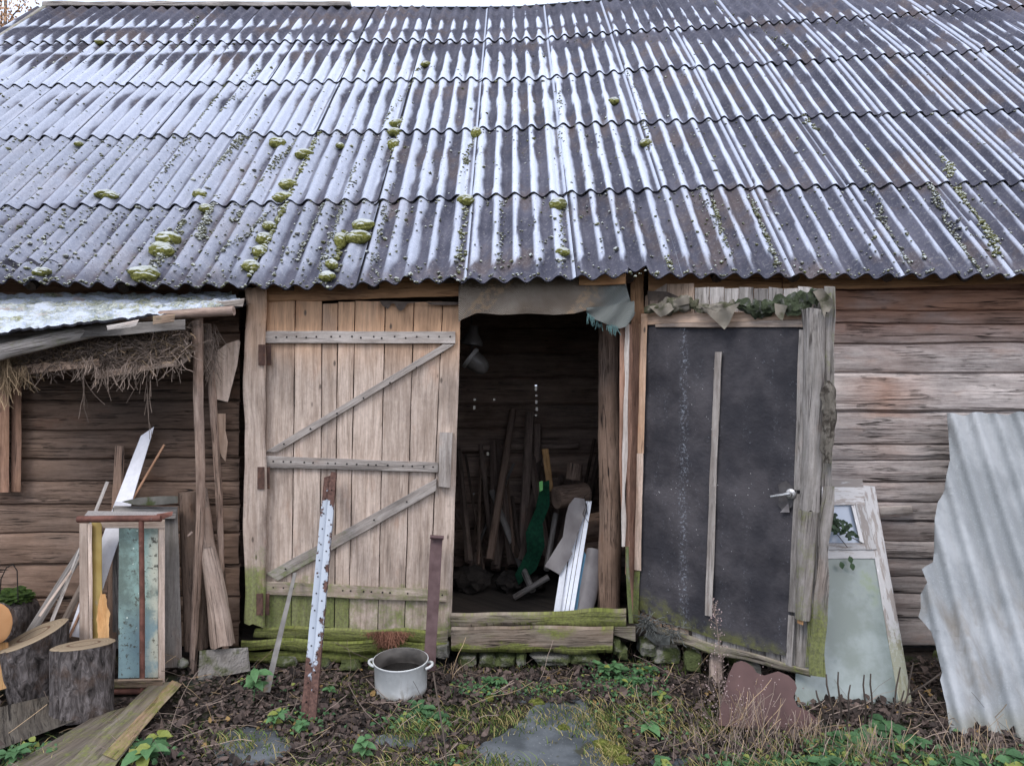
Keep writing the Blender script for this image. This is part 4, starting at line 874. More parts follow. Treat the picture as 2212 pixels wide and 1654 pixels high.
mb = MB(); lathe(mb, [(.178, .242), (.170, .234), (.168, .12), (.166, .02), (.0, .015)], Mp, 48); obj('inner_wall', mb, plain('dark_inner_enamel', (.025, .022, .02), (.12, .11, .10), 9, .5), pot, sharp=60)  # inner wall coloured much darker than the outer enamel
mb = MB(); lathe(mb, [(.167, .14), (.0, .14)], Mp, 48); m = M('dark_water', .06, .5); obj('water', mb, m.fin((.012, .011, .01)), pot)
for sgn in (-1, 1):
    mb = MB(); pts = []
    for k in range(9):
        an = (k / 8 - .5) * math.pi; pts.append(Mp @ Vector((sgn * (.172 + .042 * math.cos(an)), -.02 * sgn + .048 * math.sin(an), .205 + .012 * math.cos(an))))
    tube(mb, pts, .009, 8); obj('handle', mb, ENP, pot)

# ------------------------------------------------------------------ curtain over the doorway
m = M('faded_crocheted_cloth', .95, .1); gc = m.attr('gc'); s_ = m.sep(gc)
b1 = m.math('SINE', m.math('MULTIPLY', s_[0], 560)); b2 = m.math('SINE', m.math('MULTIPLY', s_[1], 420)); wv = m.math('MULTIPLY', b1, b2); n1 = m.noise(gc, 3, 4, .6); n2 = m.noise(gc, 22, 3, .6)
vo = m.voro(m.map(gc, (4.2, 9, 1)), 1); band = m.ss(m.math('ABSOLUTE', m.math('SUBTRACT', m.math('FRACT', m.math('MULTIPLY', m.math('ADD', s_[0], m.math('MULTIPLY', s_[1], .9)), 1.35)), .5)), .13, .09)
col = m.mix(m.ss(n1, .35, .65), (.34, .27, .21), (.46, .39, .32)); col = m.mix(m.math('MULTIPLY', m.ss(wv, -.2, .6), .4), col, (.11, .105, .09)); col = m.mix(m.math('MULTIPLY', band, m.ss(n2, .42, .6)), col, (.52, .38, .26))
col = m.mix(m.ss(m.math('ADD', s_[0], m.math('MULTIPLY', n1, .25)), 1.02, 1.28, 0, .85), col, m.mix(m.ss(wv, -.3, .5), (.15, .19, .19), (.28, .30, .29)))
CLO = m.fin(col, m.bump(m.math('ADD', wv, n2), .004, 1))
mb = MB(); V, g = [], []; nx, ny = 110, 26
bx = [985, 997, 1029, 1050, 1082, 1140, 1197, 1240, 1275, 1290, 1315, 1345, 1362, 1372]; by = [700, 690, 676, 677, 680, 677, 680, 677, 668, 676, 684, 692, 690, 676]
for j in range(ny + 1):
    v = j / ny
    for i in range(nx + 1):
        u = i / nx; xt = 990 + u * 356; xb = 990 + u * 382; x = xt + (xb - xt) * v; yb_ = interp(x, bx, by); y = 594 + (yb_ - 594) * v
        if i == 0: y = max(y, 620 + v * 60)
        fold = .012 * math.sin(x * .045 + v * 2.5) * v + .01 * nz(x * .03, v * 3) + (.02 * math.sin((x + y * 1.2) * .11) * max(0, (x - 1230) / 140)) 
        V.append(W(x, y, 5.02 - .02 * math.sin(v * 3) - fold)); g.append((u * 1.25, v * .3, 0))
n = nx + 1; mb.add(V, [(a * n + b, a * n + b + 1, (a + 1) * n + b + 1, (a + 1) * n + b) for a in range(ny) for b in range(nx)], g, [(.5, 0, 0, 0)] * len(V))
cur = thing('cloth_valance', 'faded crocheted cloth hung across the top of the open doorway', 'cloth', W(1180, 690, 5.0))
obj('cloth', mb, CLO, cur, recalc=False, sharp=80)
mb = MB(); V, g = [], []; nx, ny = 20, 12
for j in range(ny + 1):
    for i in range(nx + 1):
        u, v = i / nx, j / ny; x = 1266 + u * 104; yt = interp(x, [1266, 1310, 1340, 1370], [664, 662, 655, 650]); yb_ = interp(x, [1266, 1285, 1310, 1335, 1352, 1371], [676, 690, 700, 710, 706, 680]); y = yt + (yb_ - yt) * v
        V.append(W(x, y, 4.97 - .025 * math.sin((u * 3 + v) * 4) * .7 - .02 * v)); g.append((1.3 + u * .3, v * .2, 0))
n = nx + 1; mb.add(V, [(a * n + b, a * n + b + 1, (a + 1) * n + b + 1, (a + 1) * n + b) for a in range(ny) for b in range(nx)], g, [(.5, 0, 0, 0)] * len(V)); obj('gathered_corner', mb, CLO, cur, recalc=False, sharp=80)
mb = MB(); rs = random.Random(4)
for i in range(60):
    u = rs.random(); x = 1266 + u * 70; y = interp(x, [1266, 1285, 1310, 1335], [677, 690, 700, 709]); straw(mb, W(x, y - 3, 4.96), Vector((rs.uniform(-.3, .3), 0, -1)), rs.uniform(.03, .075), .002, (.5, 0, 0), .2)
obj('fringe', mb, plain('teal_fringe', (.10, .2, .2), (.17, .28, .28), 20, .9), cur, recalc=False)

# ------------------------------------------------------------------ rags on the felt door
RAG1 = plain('dirty_khaki_cloth', (.15, .13, .105), (.25, .225, .185), 9, .95, spots=(.07, .07, .04), bumpd=.006)
RAG2 = plain('mossy_green_rag', (.045, .05, .045), (.18, .18, .155), 22, .95, spots=(.06, .075, .04), spt=(.5, .65), bumpd=.015)
def rag_roll(name, mat, pts, radii, label, amp=.5, off=.06, sd0=1, flaps=()):
    t = thing(name, label, 'rag', fD(pts[0][0], pts[0][1], off)); mb = MB(); P = []; RD = []
    for k in range(len(pts) - 1):
        for q in range(10):
            u = q / 10; P.append(fD(pts[k][0] + (pts[k + 1][0] - pts[k][0]) * u, pts[k][1] + (pts[k + 1][1] - pts[k][1]) * u, off)); RD.append(radii[k] + (radii[k + 1] - radii[k]) * u)
    R, GS, CS = [], [], []; N = 26; L = 0
    for i, p in enumerate(P):
        d = (P[min(i + 1, len(P) - 1)] - P[max(i - 1, 0)]).normalized(); x = d.cross(LN).normalized(); y = LN; pts_ = []
        for j in range(N):
            a = j / N * 6.2832; fo = abs(nz(math.cos(a) * 2.6 + i * .11, math.sin(a) * 2.6, sd0)) * 1.6 - .35 + .45 * nz(math.cos(a) * 6, math.sin(a) * 6 + i * .35, sd0) + .4 * math.sin(i * .5 + a * 2 + 3 * nz(i * .1, sd0))
            pts_.append(p + (x * math.cos(a) + y * math.sin(a) * .6) * RD[i] * (1 + amp * fo))
        R.append(pts_); GS.append([(L + j * .004, j * .01, sd0) for j in range(N)]); CS.append([(.5 + .06 * nz(i * .3, j * .4), .3, 0, 0) for j in range(N)]); L += .02
    mb.rings(R, GS, CS); obj('bundle', mb, mat, t, sharp=75)
    for fl_, m2 in flaps:
        mb = MB(); poly(mb, fl_, fD, .006, (.5, .1, 0), off=off + .035, step=.025, wf=lambda x, y, p: .02 * nz(p.x * 16, p.z * 9, sd0) + .012 * math.sin(p.x * 60 + p.z * 30)); obj('hanging_flap', mb, m2, t, sharp=75)
rag_roll('rag', RAG1, [(1392, 672), (1420, 664), (1450, 660), (1490, 655), (1508, 658)], [.02, .035, .05, .04, .025], 'khaki rag bunched over the left end of the felt door top', .6, .06, 3, [([(1402, 662), (1440, 655), (1484, 640), (1500, 662), (1492, 655), (1462, 662), (1440, 680), (1425, 685)], RAG1)])
rag_roll('rag', RAG1, [(1505, 664), (1535, 668), (1570, 664), (1590, 655)], [.02, .035, .035, .02], 'khaki rag hanging in a triangular point from the middle of the door top', .5, .06, 8, [([(1510, 662), (1545, 672), (1600, 652), (1588, 668), (1574, 700), (1564, 712), (1552, 700), (1530, 680)], RAG1)])
rag_roll('rag', RAG2, [(1590, 652), (1620, 668), (1650, 668), (1685, 655), (1720, 655), (1755, 640), (1770, 636)], [.02, .04, .05, .045, .05, .045, .03], 'dark mossy twisted rag over the right half of the felt door top', .8, .06, 14, [([(1672, 655), (1700, 660), (1690, 692), (1684, 690), (1674, 678)], RAG1), ([(1755, 630), (1775, 622), (1800, 650), (1792, 672), (1786, 660), (1780, 688), (1770, 655)], RAG1)])
mb = MB(); t = thing('fur_rag', 'long grey matted rag hanging on the outer edge of the felt door', 'rag', fD(1790, 1000, .06)); R, GS, CS = [], [], []
for i in range(40):
    v = i / 39; c0 = fD(1788 + 3 * math.sin(v * 5), 822 + v * 178, .09); r = .035 * (math.sin(min(1, v * 5 + .15) * 1.57)) * (1 - .45 * v ** 3) * (1 + .2 * nz(v * 6, 3)); N = 22; pts_ = []
    for j in range(N):
        a = j / N * 6.2832; pts_.append(c0 + (LD * math.cos(a) + LN * math.sin(a) * .6) * r * (1 + .55 * nz(math.cos(a) * 3, math.sin(a) * 3, v * 3) + .35 * nz(math.cos(a) * 9, math.sin(a) * 9, v * 9)))
    R.append(pts_); GS.append([(v * .5, j * .01, 0) for j in range(N)]); CS.append([(.5, .2, 0, 0)] * N)
mb.rings(R, GS, CS); obj('cloth', mb, plain('matted_grey_fur', (.13, .115, .095), (.25, .225, .19), 22, 1, spots=(.06, .05, .04), bumpd=.02, streak=3), t, sharp=80)
mb = MB(); rs = random.Random(6)
for i in range(120):
    x = rs.uniform(1385, 1410) if rs.random() < .4 else rs.uniform(1390, 1470); y = 1335 + (x - 1385) * .32 + rs.uniform(-8, 12); straw(mb, fD(x, y, .06), Vector((rs.uniform(-1, 1), -.3, rs.uniform(-1, .3))), rs.uniform(.04, .12), .0025, (.45, 0, 0), .5)
poly(mb, [(1395, 1345), (1420, 1368), (1448, 1372), (1446, 1392), (1415, 1392), (1396, 1375)], fD, .006, (.3, 0, 0), off=.05, wf=lambda x, y, p: .03 * nz(p.x * 12, p.z * 12))
tag(obj('rag', mb, plain('black_grey_tatters', (.06, .06, .055), (.2, .21, .2), 20, .95), None, recalc=False), 'dark tattered scrap caught under the bottom hinge corner of the felt door', 'rag')

# ------------------------------------------------------------------ inside the barn
LAMPM = plain('dusty_grey_lamp_glass', (.06, .055, .05), (.1, .09, .085), 12, .4)
lp = thing('hanging_lamp', 'bell shaped lamp hanging inside at the top left of the doorway', 'lamp', W(1022, 745, 5.7))
mb = MB(); Ml = Matrix.Translation(W(1018, 742, 5.7)) @ Matrix.Rotation(math.radians(8), 4, 'Y'); lathe(mb, [(.0, .14), (.03, .14), (.045, .08), (.085, .02), (.088, -.01), (.06, -.01)], Ml, 28); obj('bell_shade', mb, LAMPM, lp)
mb = MB(); tube(mb, [W(1018, 700, 5.7), W(1016, 640, 5.7)], .006, 6); obj('cord', mb, NAIL, lp)
lp = thing('hanging_lamp', 'tilted lamp with a rounded glass dome under the bell shaped one', 'lamp', W(1028, 790, 5.6))
mb = MB(); ctr = W(1023, 779, 5.6); Ml = Matrix.Translation(ctr) @ Matrix.Rotation(math.radians(128), 4, 'Y'); lathe(mb, [(.0, .13), (.035, .12), (.06, .09), (.072, .04), (.078, -.03), (.07, -.035)], Ml, 28); obj('glass_dome', mb, LAMPM, lp)
mb = MB(); lathe(mb, [(.0, -.045), (.088, -.045), (.09, -.02), (.078, -.015)], Ml, 28); obj('rim', mb, plain('lamp_rim', (.2, .19, .18), (.26, .25, .24), 9, .5), lp); mb = MB(); tube(mb, [ctr + Vector((-.02, 0, .05)), W(1020, 745, 5.65)], .006, 6); obj('cord', mb, NAIL, lp)
ALU = plain('white_aluminium_profile', (.62, .66, .74), (.72, .75, .82), 6, .4, 0, spots=(.35, .35, .36), spt=(.72, .8))
fi = fLean(1330, 5.4, 1075, 5.85)
t = thing('white_profile', 'white grooved metal profile leaning inside the doorway by the round post', 'metal profile', W(1235, 1330, 5.4))
mb = MB()
for a_, b_ in ((0, .33), (.37, .64), (.68, 1)):
    q = [(1242 + 28 * a_ + 8, 1082), (1242 + 28 * b_ + 8, 1082), (1208 + 30 * b_, 1325), (1208 + 30 * a_, 1325)]; slab(mb, q, fi, .03, (.55, 0, 0), bev=.001, jit=.0003)
obj('profile', mb, ALU, t)
mb = MB(); tube(mb, [fi(1272, 1084, .03), fi(1276, 1058, .04), fi(1262, 1072, .03), fi(1268, 1110, .02)], .0025, 5); tube(mb, [fi(1268, 1085, .03), fi(1258, 1110, .05), fi(1272, 1130, .03)], .0022, 5); obj('wire', mb, NAIL, t)
mb = MB(); slab(mb, [(1214, 1200), (1227, 1200), (1209, 1325), (1195, 1325)], fi, .03, (.42, 0, 0), off=.03, bev=.001); tag(obj('grey_profile', mb, ALU, None), 'narrow dull grey profile left of the white grooved one', 'metal profile')
SHEET = plain('grey_plastic_sheet', (.12, .11, .115), (.17, .16, .165), 8, .5, spots=(.3, .29, .28), spt=(.68, .74)); mb = MB(); poly(mb, [(1241, 1074), (1262, 1077), (1266, 1100), (1234, 1188), (1236, 1196), (1208, 1240), (1176, 1222), (1215, 1159), (1222, 1112), (1228, 1090)], fi, .004, (.5, 0, 0), off=.05, wf=lambda x, y, p: .04 * nz(p.x * 6, p.z * 5)); tag(obj('plastic_sheet', mb, SHEET, None), 'bent grey plastic sheet hanging over the leaning profiles', 'plastic sheet')
mb = MB(); slab(mb, [(1256, 1180), (1266, 1200), (1264, 1325), (1236, 1325)], fi, .05, (.5, 0, 0), off=-.03, warp=.03); tag(obj('blue_bag', mb, plain('blue_plastic', (.05, .16, .26), (.09, .24, .36), 14, .4), None), 'blue plastic bag stuffed beside the white profile', 'bag')
mb = MB(); log(mb, fi(1288, 1190, -.05), fi(1262, 1325, .0), .075, .06, 12, (.55, 0, 0), flat=.4); tag(obj('grey_roll', mb, SHEET, None), 'grey roll standing between the blue bag and the round post', 'roll')
for (x, y, Y, r, l, lb) in ((1240, 1018, 6.5, .07, .14, 'short chunk of firewood on top of the stacked logs'), (1233, 1070, 6.5, .1, .3, 'upper log of the firewood stack inside'), (1270, 1140, 6.1, .12, .3, 'middle log of the firewood stack inside'), (1285, 1230, 6.0, .13, .3, 'lower log of the firewood stack inside'), (1290, 1180, 6.15, .09, .3, 'small log wedged in the firewood stack')):
    mb = MB(); a = W(x, y, Y); d_ = Vector((.15, .1, 1)) * l / 2 if y == 1018 else Vector((.9, .4, .05)) * l / 2; log(mb, a - d_, a + d_, r, r, 14, (.6, 0, .2), rough=.12); tag(obj('firewood', mb, WD['log_brown'], None), lb, 'firewood')
mb = MB(); slab(mb, [(1170, 970), (1184, 969), (1196, 1060), (1182, 1062)], fY(6.6), .03, (.42, 0, 0)); tag(obj('orange_board', mb, WD['fresh'], None), 'short orange board standing behind the green net', 'board')
mb = MB(); poly(mb, [(1168, 1042), (1186, 1036), (1187, 1090), (1172, 1130), (1176, 1180), (1158, 1230), (1120, 1262), (1112, 1240), (1138, 1190), (1135, 1150), (1156, 1100)], fY(6.4), .01, (.5, 0, 0), wf=lambda x, y, p: .08 * nz(p.x * 6, p.z * 4), step=.05); tag(obj('green_net', mb, plain('dark_green_net', (.004, .035, .02), (.008, .075, .035), 40, .9), None), 'dark green net draped inside the barn', 'net')
mb = MB(); poly(mb, [(1164, 1040), (1172, 1038), (1172, 1058), (1165, 1062)], fY(6.3), .01, (.5, 0, 0)); tag(obj('green_rag', mb, plain('bright_green_plastic', (.2, .6, .15), (.3, .75, .25), 40, .5), None), 'small bright green scrap at the top of the net', 'scrap')
for (x0, y0, Y0, x1, y1, Y1, r, lb) in ((1145, 890, 7.2, 1128, 1200, 6.9, .045, 'thick dark pole standing in the middle of the barn'), (1160, 915, 7.25, 1160, 1100, 7.2, .04, 'grey pole against the partition wall behind the orange board'), (1062, 1060, 7.0, 1128, 1230, 6.6, .03, 'grey lath crossing inside the barn'), (1030, 1180, 7.1, 1110, 1000, 7.2, .014, 'thin pale rod slanting in the dark'), (1020, 1230, 7.0, 1040, 1110, 7.25, .05, 'leaning board low at the left inside'), (1070, 1230, 7.0, 1085, 1130, 7.25, .05, 'leaning board low in the middle inside'),
                                     (1180, 1230, 6.2, 1200, 1110, 6.6, .025, 'lath beside the green net'), (1110, 1290, 6.2, 1185, 1245, 6.2, .025, 'rail of a broken frame on the earth floor'), (1130, 1230, 6.4, 1150, 1275, 6.2, .03, 'crosspiece of a broken frame on the earth floor')):
    mb = MB(); log(mb, W(x0, y0, Y0), W(x1, y1, Y1), r, r, 8, (.3 if r < .04 else .5, 0, 0)); tag(obj('pole', mb, WD['grey'] if r < .04 else WD['inside'], None), lb, 'pole')
rs = random.Random(9)
for i in range(30):   # dark boards and poles leaning in the back of the barn
    x = rs.uniform(1000, 1270); y1 = rs.uniform(1190, 1240); h_px = rs.uniform(60, 260) if rs.random() < .7 else rs.uniform(200, 330); Y1 = rs.uniform(6.5, 7.1); mb = MB()
    r = rs.uniform(.012, .04); log(mb, W(x, y1, Y1), W(x + rs.uniform(-55, 55), y1 - h_px, 7.28), r, r * .9, rs.choice([4, 4, 9]), (rs.uniform(.15, .5), 0, rs.choice([0, .2])), flat=rs.choice([0, .5])); tag(obj('old_board', mb, WD['inside'], None), 'dark board or pole leaning with others against the partition wall inside', 'board', 'boards leaning in the dark barn')
for (x, y, r) in ((1020, 1250, .16), (1100, 1255, .12), (1150, 1260, .1)):
    mb = MB(); rock(mb, W(x, y, 6.5), r, r, r * .7, (.3, 0, 0), 3, .4, 3); tag(obj('rubbish_heap', mb, DIRT, None), {1020: 'dark heap on the barn floor just inside on the left', 1100: 'dark heap in the middle of the barn floor', 1150: 'small dark heap under the green net'}[x], 'heap')
mb = MB(); log(mb, W(995, 968, 7.3), W(1250, 962, 7.3), .03, .03, 8, (.6, 0, 0)); tag(obj('rail', mb, WD['inside'], None), 'horizontal rail on the partition wall inside', 'rail')

# ------------------------------------------------------------------ right: window sashes, sheets
m = M('peeling_cream_paint', .65, .3); P = m.pos(); gc = m.attr('gc'); tc = m.sep(m.attr('tint', 'Color')); n1 = m.noise(m.map(gc, (1, 5, 5)), 7, 5, .65); n2 = m.noise(P, 60, 4, .7)
col = m.mix(n1, (.44, .43, .43), (.58, .57, .57)); col = m.mix(m.ss(m.math('ADD', n1, m.math('MULTIPLY', tc[2], .5)), .58, .66), col, (.32, .285, .265)); col = m.mix(m.math('MULTIPLY', m.ss(n1, .36, .3), .8), col, (.8, .8, .8)); col = m.mix(m.ss(m.math('ADD', m.math('MULTIPLY', n2, .5), tc[1]), .6, .8, 0, .6), col, (.2, .21, .08)); k = m.math('MULTIPLY', tc[0], 2.); cb = m.t.nodes.new('ShaderNodeCombineColor')
for i in range(3): m.link(k, cb.inputs[i])
PEEL = m.fin(m.mix(1, col, cb.outputs[0], 'MULTIPLY'), m.bump(n1, .004, 1))
fs = fLean(1552, 4.42, 1052, 5.02)
sh = thing('window_sash', 'old white window sash leaning on the wall, small pane above a big cloudy one', 'window sash', W(1850, 1550, 4.3))
mb = MB(); slab(mb, [(1862, 1048), (1889, 1050), (1977, 1556), (1946, 1552)], fs, .045, tf=lambda p: (.5, .55 * max(0, min(1, (.75 - p.z) / .5)), .15), jit=.001)
slab(mb, [(1640, 1050), (1870, 1051), (1874, 1078), (1640, 1080)], fs, .044, (.52, 0, .1), off=.001, along='h'); slab(mb, [(1640, 1187), (1900, 1184), (1904, 1206), (1640, 1208)], fs, .044, (.48, .12, .0), off=.001, along='h'); slab(mb, [(1714, 1538), (1950, 1538), (1950, 1556), (1714, 1558)], fs, .044, (.48, .3, 0), off=.001, along='h')
obj('frame', mb, PEEL, sh)
mb = MB(); slab(mb, [(1640, 1078), (1866, 1077), (1868, 1090), (1640, 1094)], fs, .03, (.55, 0, .3), off=.012, along='h'); slab(mb, [(1844, 1084), (1867, 1082), (1893, 1185), (1870, 1187)], fs, .03, (.45, 0, .2), off=.012); slab(mb, [(1640, 1172), (1878, 1172), (1880, 1186), (1640, 1188)], fs, .03, (.42, .15, .2), off=.011, along='h'); slab(mb, [(1838, 1092), (1846, 1090), (1866, 1172), (1857, 1172)], fs, .02, (.62, 0, 0), off=.02)
obj('casement', mb, PEEL, sh)
m = M('small_pane_glass', .12, .5); obj_col = m.fin(m.mix(m.noise(m.pos(), 3, 2), (.30, .37, .48), (.47, .52, .6)))
mb = MB(); slab(mb, [(1640, 1090), (1845, 1090), (1864, 1176), (1640, 1176)], fs, .004, (.5, 0, 0), off=-.01, warp=0, jit=0, bev=.0005); obj('small_pane', mb, obj_col, sh)
m = M('algae_covered_glass', .25, .4); P = m.pos(); n1 = m.noise(P, 3.6, 5, .62); n2 = m.noise(P, 8, 5, .65); col = m.mix(m.ss(n1, .35, .65), (.19, .225, .205), (.29, .335, .33)); col = m.mix(m.math('MULTIPLY', m.ss(n1, .5, .66), m.ss(m.sep(P)[2], .35, .8)), col, (.19, .25, .11)); col = m.mix(m.ss(n2, .6, .75, 0, .5), col, (.13, .17, .17))
mb = MB(); slab(mb, [(1722, 1204), (1900, 1204), (1960, 1545), (1716, 1548)], fs, .004, (.5, 0, 0), off=-.008, warp=0, jit=0, bev=.0005); obj('frosted_pane', mb, m.fin(col), sh)
mb = MB(); slab(mb, [(1640, 1034), (1862, 1034), (1866, 1062), (1640, 1062)], fY(5.02), .03, (.52, 0, .45), along='h'); tag(obj('painted_board', mb, PEEL, None), 'pinkish board with flaking white paint behind the top of the window sash', 'board')
mb = MB(); slab(mb, [(1898, 1093), (1968, 1091), (1972, 1109), (1902, 1113)], fY(5.13), .02, (.62, 0, .15), along='h', bev=.006); tag(obj('short_board', mb, WD['batten'], None), 'short pale board nailed to the log wall between the sash and the grey sheet', 'board')
# ivy twig at the small pane
def leafm(mb, p, d, n, L, Wd_, tint, curl=.2, lob=0):
    d = d.normalized(); s = d.cross(n).normalized(); n = s.cross(d).normalized(); V = []
    for u, ww in ((0, 0), (.22, .75), (.5, 1), (.8, .55), (1, 0)):
        cz = n * (-curl * L * (u - .3) ** 2)
        if ww == 0: V.append(p + d * L * u + cz)
        else: V += [p + d * L * u + s * Wd_ * ww / 2 + cz + n * .12 * Wd_, p + d * L * u + cz, p + d * L * u - s * Wd_ * ww / 2 + cz + n * .12 * Wd_]
    f = [(0, 1, 2), (0, 2, 3), (1, 4, 5, 2), (2, 5, 6, 3), (4, 7, 8, 5), (5, 8, 9, 6), (7, 10, 8), (8, 10, 9)]
    mb.add(V, f, [tuple(v) for v in V], [(tint[0], tint[1], tint[2], 0)] * len(V))
def leaf_mat(name, c1, c2, c3=None, rough=.6):
    m = M(name, rough, .3); tc = m.sep(m.attr('tint', 'Color')); P = m.pos(); n1 = m.noise(P, 60, 3, .6); col = m.mix(tc[0], c1, c2)
    if c3: col = m.mix(tc[1], col, c3)
    return m.fin(m.mix(m.ss(n1, .4, .7, 0, .4), col, m.mix(1, col, (.5, .5, .5), 'MULTIPLY')), m.bump(n1, .002, 1))
GREEN = leaf_mat('nettle_leaf_green', (.024, .065, .024), (.09, .19, .075), (.19, .22, .05))
DARKG = leaf_mat('dark_ivy_leaf', (.02, .035, .02), (.05, .09, .04))
rs = random.Random(21)
iv = thing('ivy_twig', 'dark leafy twig in front of the small window pane', 'twig', fs(1800, 1180, .1)); mb = MB(); tube(mb, [fs(1862, 1172, .05), fs(1835, 1158, .07), fs(1800, 1130, .1), fs(1770, 1112, .14)], .0028, 5, (.3, 0, 0)); tube(mb, [fs(1830, 1182, .05), fs(1805, 1150, .08)], .0025, 5, (.3, 0, 0)); obj('stem', mb, WD['dark'], iv); mb = MB()
for i in range(70):
    u = rs.random(); p = fs(1780 + u * 62 + rs.uniform(-6, 6), 1118 + u * 32 + rs.uniform(-14, 14), .09 + rs.uniform(-.03, .04)); leafm(mb, p, Vector((rs.uniform(-1, 1), -.3, rs.uniform(-1, .3))), Vector((0, -1, .3)), .035, .028, (rs.random(), 0, 0))
for q in ((1834, 1200), (1838, 1215), (1815, 1212)): leafm(mb, fs(q[0], q[1], .05), Vector((.2, -.2, -1)), Vector((0, -1, 0)), .05, .035, (.9, 0, 0))
obj('leaf', mb, DARKG, iv, recalc=False)
# big corrugated grey sheet
out = [(2044, 892), (2047, 938), (2051, 994), (2038, 1059), (2025, 1084), (2019, 1125), (2016, 1179), (2014, 1213), (1991, 1228), (2003, 1257), (1986, 1283), (1987, 1313), (1983, 1332), (2009, 1364), (2017, 1385), (2033, 1453), (2029, 1469), (2043, 1528), (2050, 1585), (2083, 1606), (2116, 1600), (2200, 1615), (2330, 1625), (2300, 1250), (2275, 893), (2200, 890), (2160, 896), (2120, 889), (2080, 896)]
fc_ = fLean(1605, 4.02, 892, 5.02); mb = MB()
poly(mb, out, fc_, .007, (.5, 0, 0), step=.022, jag=.35, wf=lambda x, y, p: .038 * math.cos((p.x - .03 * p.z) * 2 * math.pi / .150 + 2.9) + .004 * nz(p.x * 3, p.z * 3))
m = M('pale_grey_asbestos_sheet', .85, .2); P = m.pos(); n1 = m.noise(P, 2.5, 4, .6); n2 = m.noise(P, 90, 3, .7); s_ = m.sep(P); n3 = m.noise(m.map(P, (1, 1, .3)), 6, 4, .6)
col = m.mix(m.ss(n1, .35, .65), (.25, .265, .275), (.38, .395, .41)); col = m.mix(m.ss(n2, .5, .8, 0, .5), col, (.42, .45, .48)); col = m.mix(m.math('MULTIPLY', m.ss(n3, .42, .75), m.ss(s_[2], .95, .4)), col, (.2, .18, .155)); col = m.mix(m.ss(m.math('SUBTRACT', m.math('ADD', s_[2], m.math('MULTIPLY', n3, .1)), .1), .1, .0, 0, .5), col, (.22, .22, .17))
tag(obj('corrugated_sheet', mb, m.fin(col, m.bump(n2, .003, 1)), None, sharp=75), 'pale grey corrugated sheet with a jagged broken left edge leaning on the log wall', 'corrugated sheet')
# maroon sheet iron
mb = MB(); poly(mb, [(1573, 1457), (1585, 1431), (1600, 1426), (1612, 1430), (1626, 1439), (1634, 1452), (1650, 1458), (1668, 1452), (1680, 1449), (1702, 1458), (1716, 1470), (1721, 1485), (1713, 1505), (1722, 1525), (1745, 1535), (1770, 1556), (1750, 1585), (1550, 1565), (1558, 1510)], fLean(1575, 4.12, 1430, 4.3), .004, (.5, 0, 0), jag=.5, wf=lambda x, y, p: .03 * nz(p.x * 3, p.z * 3))
tag(obj('sheet_iron', mb, plain('maroon_sheet_iron', (.07, .038, .036), (.115, .065, .06), 5, .6, .1, spots=(.28, .2, .18), spt=(.68, .75)), None), 'flat piece of maroon sheet iron with a wavy cut edge under the felt door', 'sheet iron')
mb = MB(); log(mb, W(1546, 1400, 4.9), W(1548, 1530, 4.75), .045, .05, 12, (.6, .1, 0), rough=.15); tag(obj('short_post', mb, WD['bark'], None), 'short weathered post standing under the felt door', 'post')
mb = MB(); p = W(1495, 1428, 4.9); rock(mb, p, .06, .05, .07, (.5, .4, 0), 3, .2, 1.5, .8); tag(obj('stone', mb, STONE, None), 'mossy stone left of the short post under the door', 'stone'); mb = MB(); p = W(1615, 1445, 4.7); rock(mb, p, .08, .06, .06, (.4, 0, 0), 3, .2, 1.5, .8); tag(obj('stone', mb, STONE, None), 'dark stone right of the short post, behind the maroon sheet', 'stone')
# ------------------------------------------------------------------ GROUND
xs = np.concatenate([[-400, -120, -40, -15, -8], np.arange(-5, 5.01, .04), [8, 15, 40, 120, 400]]); ys = np.concatenate([[-400, -120, -40, -10, -3, 0, 2, 2.8], np.arange(3.2, 5.7, .04), [8, 15, 40, 120, 500]])
V = []; 
for y in ys:
    for x in xs:
        z = gz(x, y) if abs(x) < 9 and -3 < y < 9 else -.02
        if abs(x) < 5 and 3.2 <= y < 5.6: z += .008 * nz(x * 9, y * 9) + .006 * nz(x * 25, y * 25) + .05 * max(0, min(1, (x - 1.1) / 1)) * max(0, nz(x * 2.2, y * 2.2, 1) + .3) 
        V.append((x, y, z))
nX = len(xs); mb = MB(); mb.add([Vector(v) for v in V], [(a * nX + b, a * nX + b + 1, (a + 1) * nX + b + 1, (a + 1) * nX + b) for a in range(len(ys) - 1) for b in range(nX - 1)], V, [(.5, 0, 0, 0)] * len(V))
m = M('damp_earth', .95, .15); P = m.pos(); n1 = m.noise(P, 3, 5, .65); n2 = m.noise(P, 28, 5, .75); n3 = m.noise(P, 1.3, 3, .5)
col = m.ramp(n2, [(.3, (.012, .010, .009)), (.5, (.042, .033, .028)), (.72, (.10, .078, .062))]); col = m.mix(m.ss(n1, .47, .62, 0, .7), col, (.035, .05, .018)); col = m.mix(m.ss(n3, .55, .62, 0, .45), col, (.055, .06, .07))
gr = obj('ground', mb, m.fin(col, m.bump(n2, .03, 1)), None, recalc=False); tag(gr, kind='structure')

def place(px, py): p = fG(px, py); return Vector((p.x, p.y, gz(p.x, p.y) + .05 * max(0, min(1, (p.x - 1.1) / 1)) * max(0, nz(p.x * 2.2, p.y * 2.2, 1) + .3)))
def in_px(rs, x0, x1, y0, y1): return rs.uniform(x0, x1), rs.uniform(y0, y1)
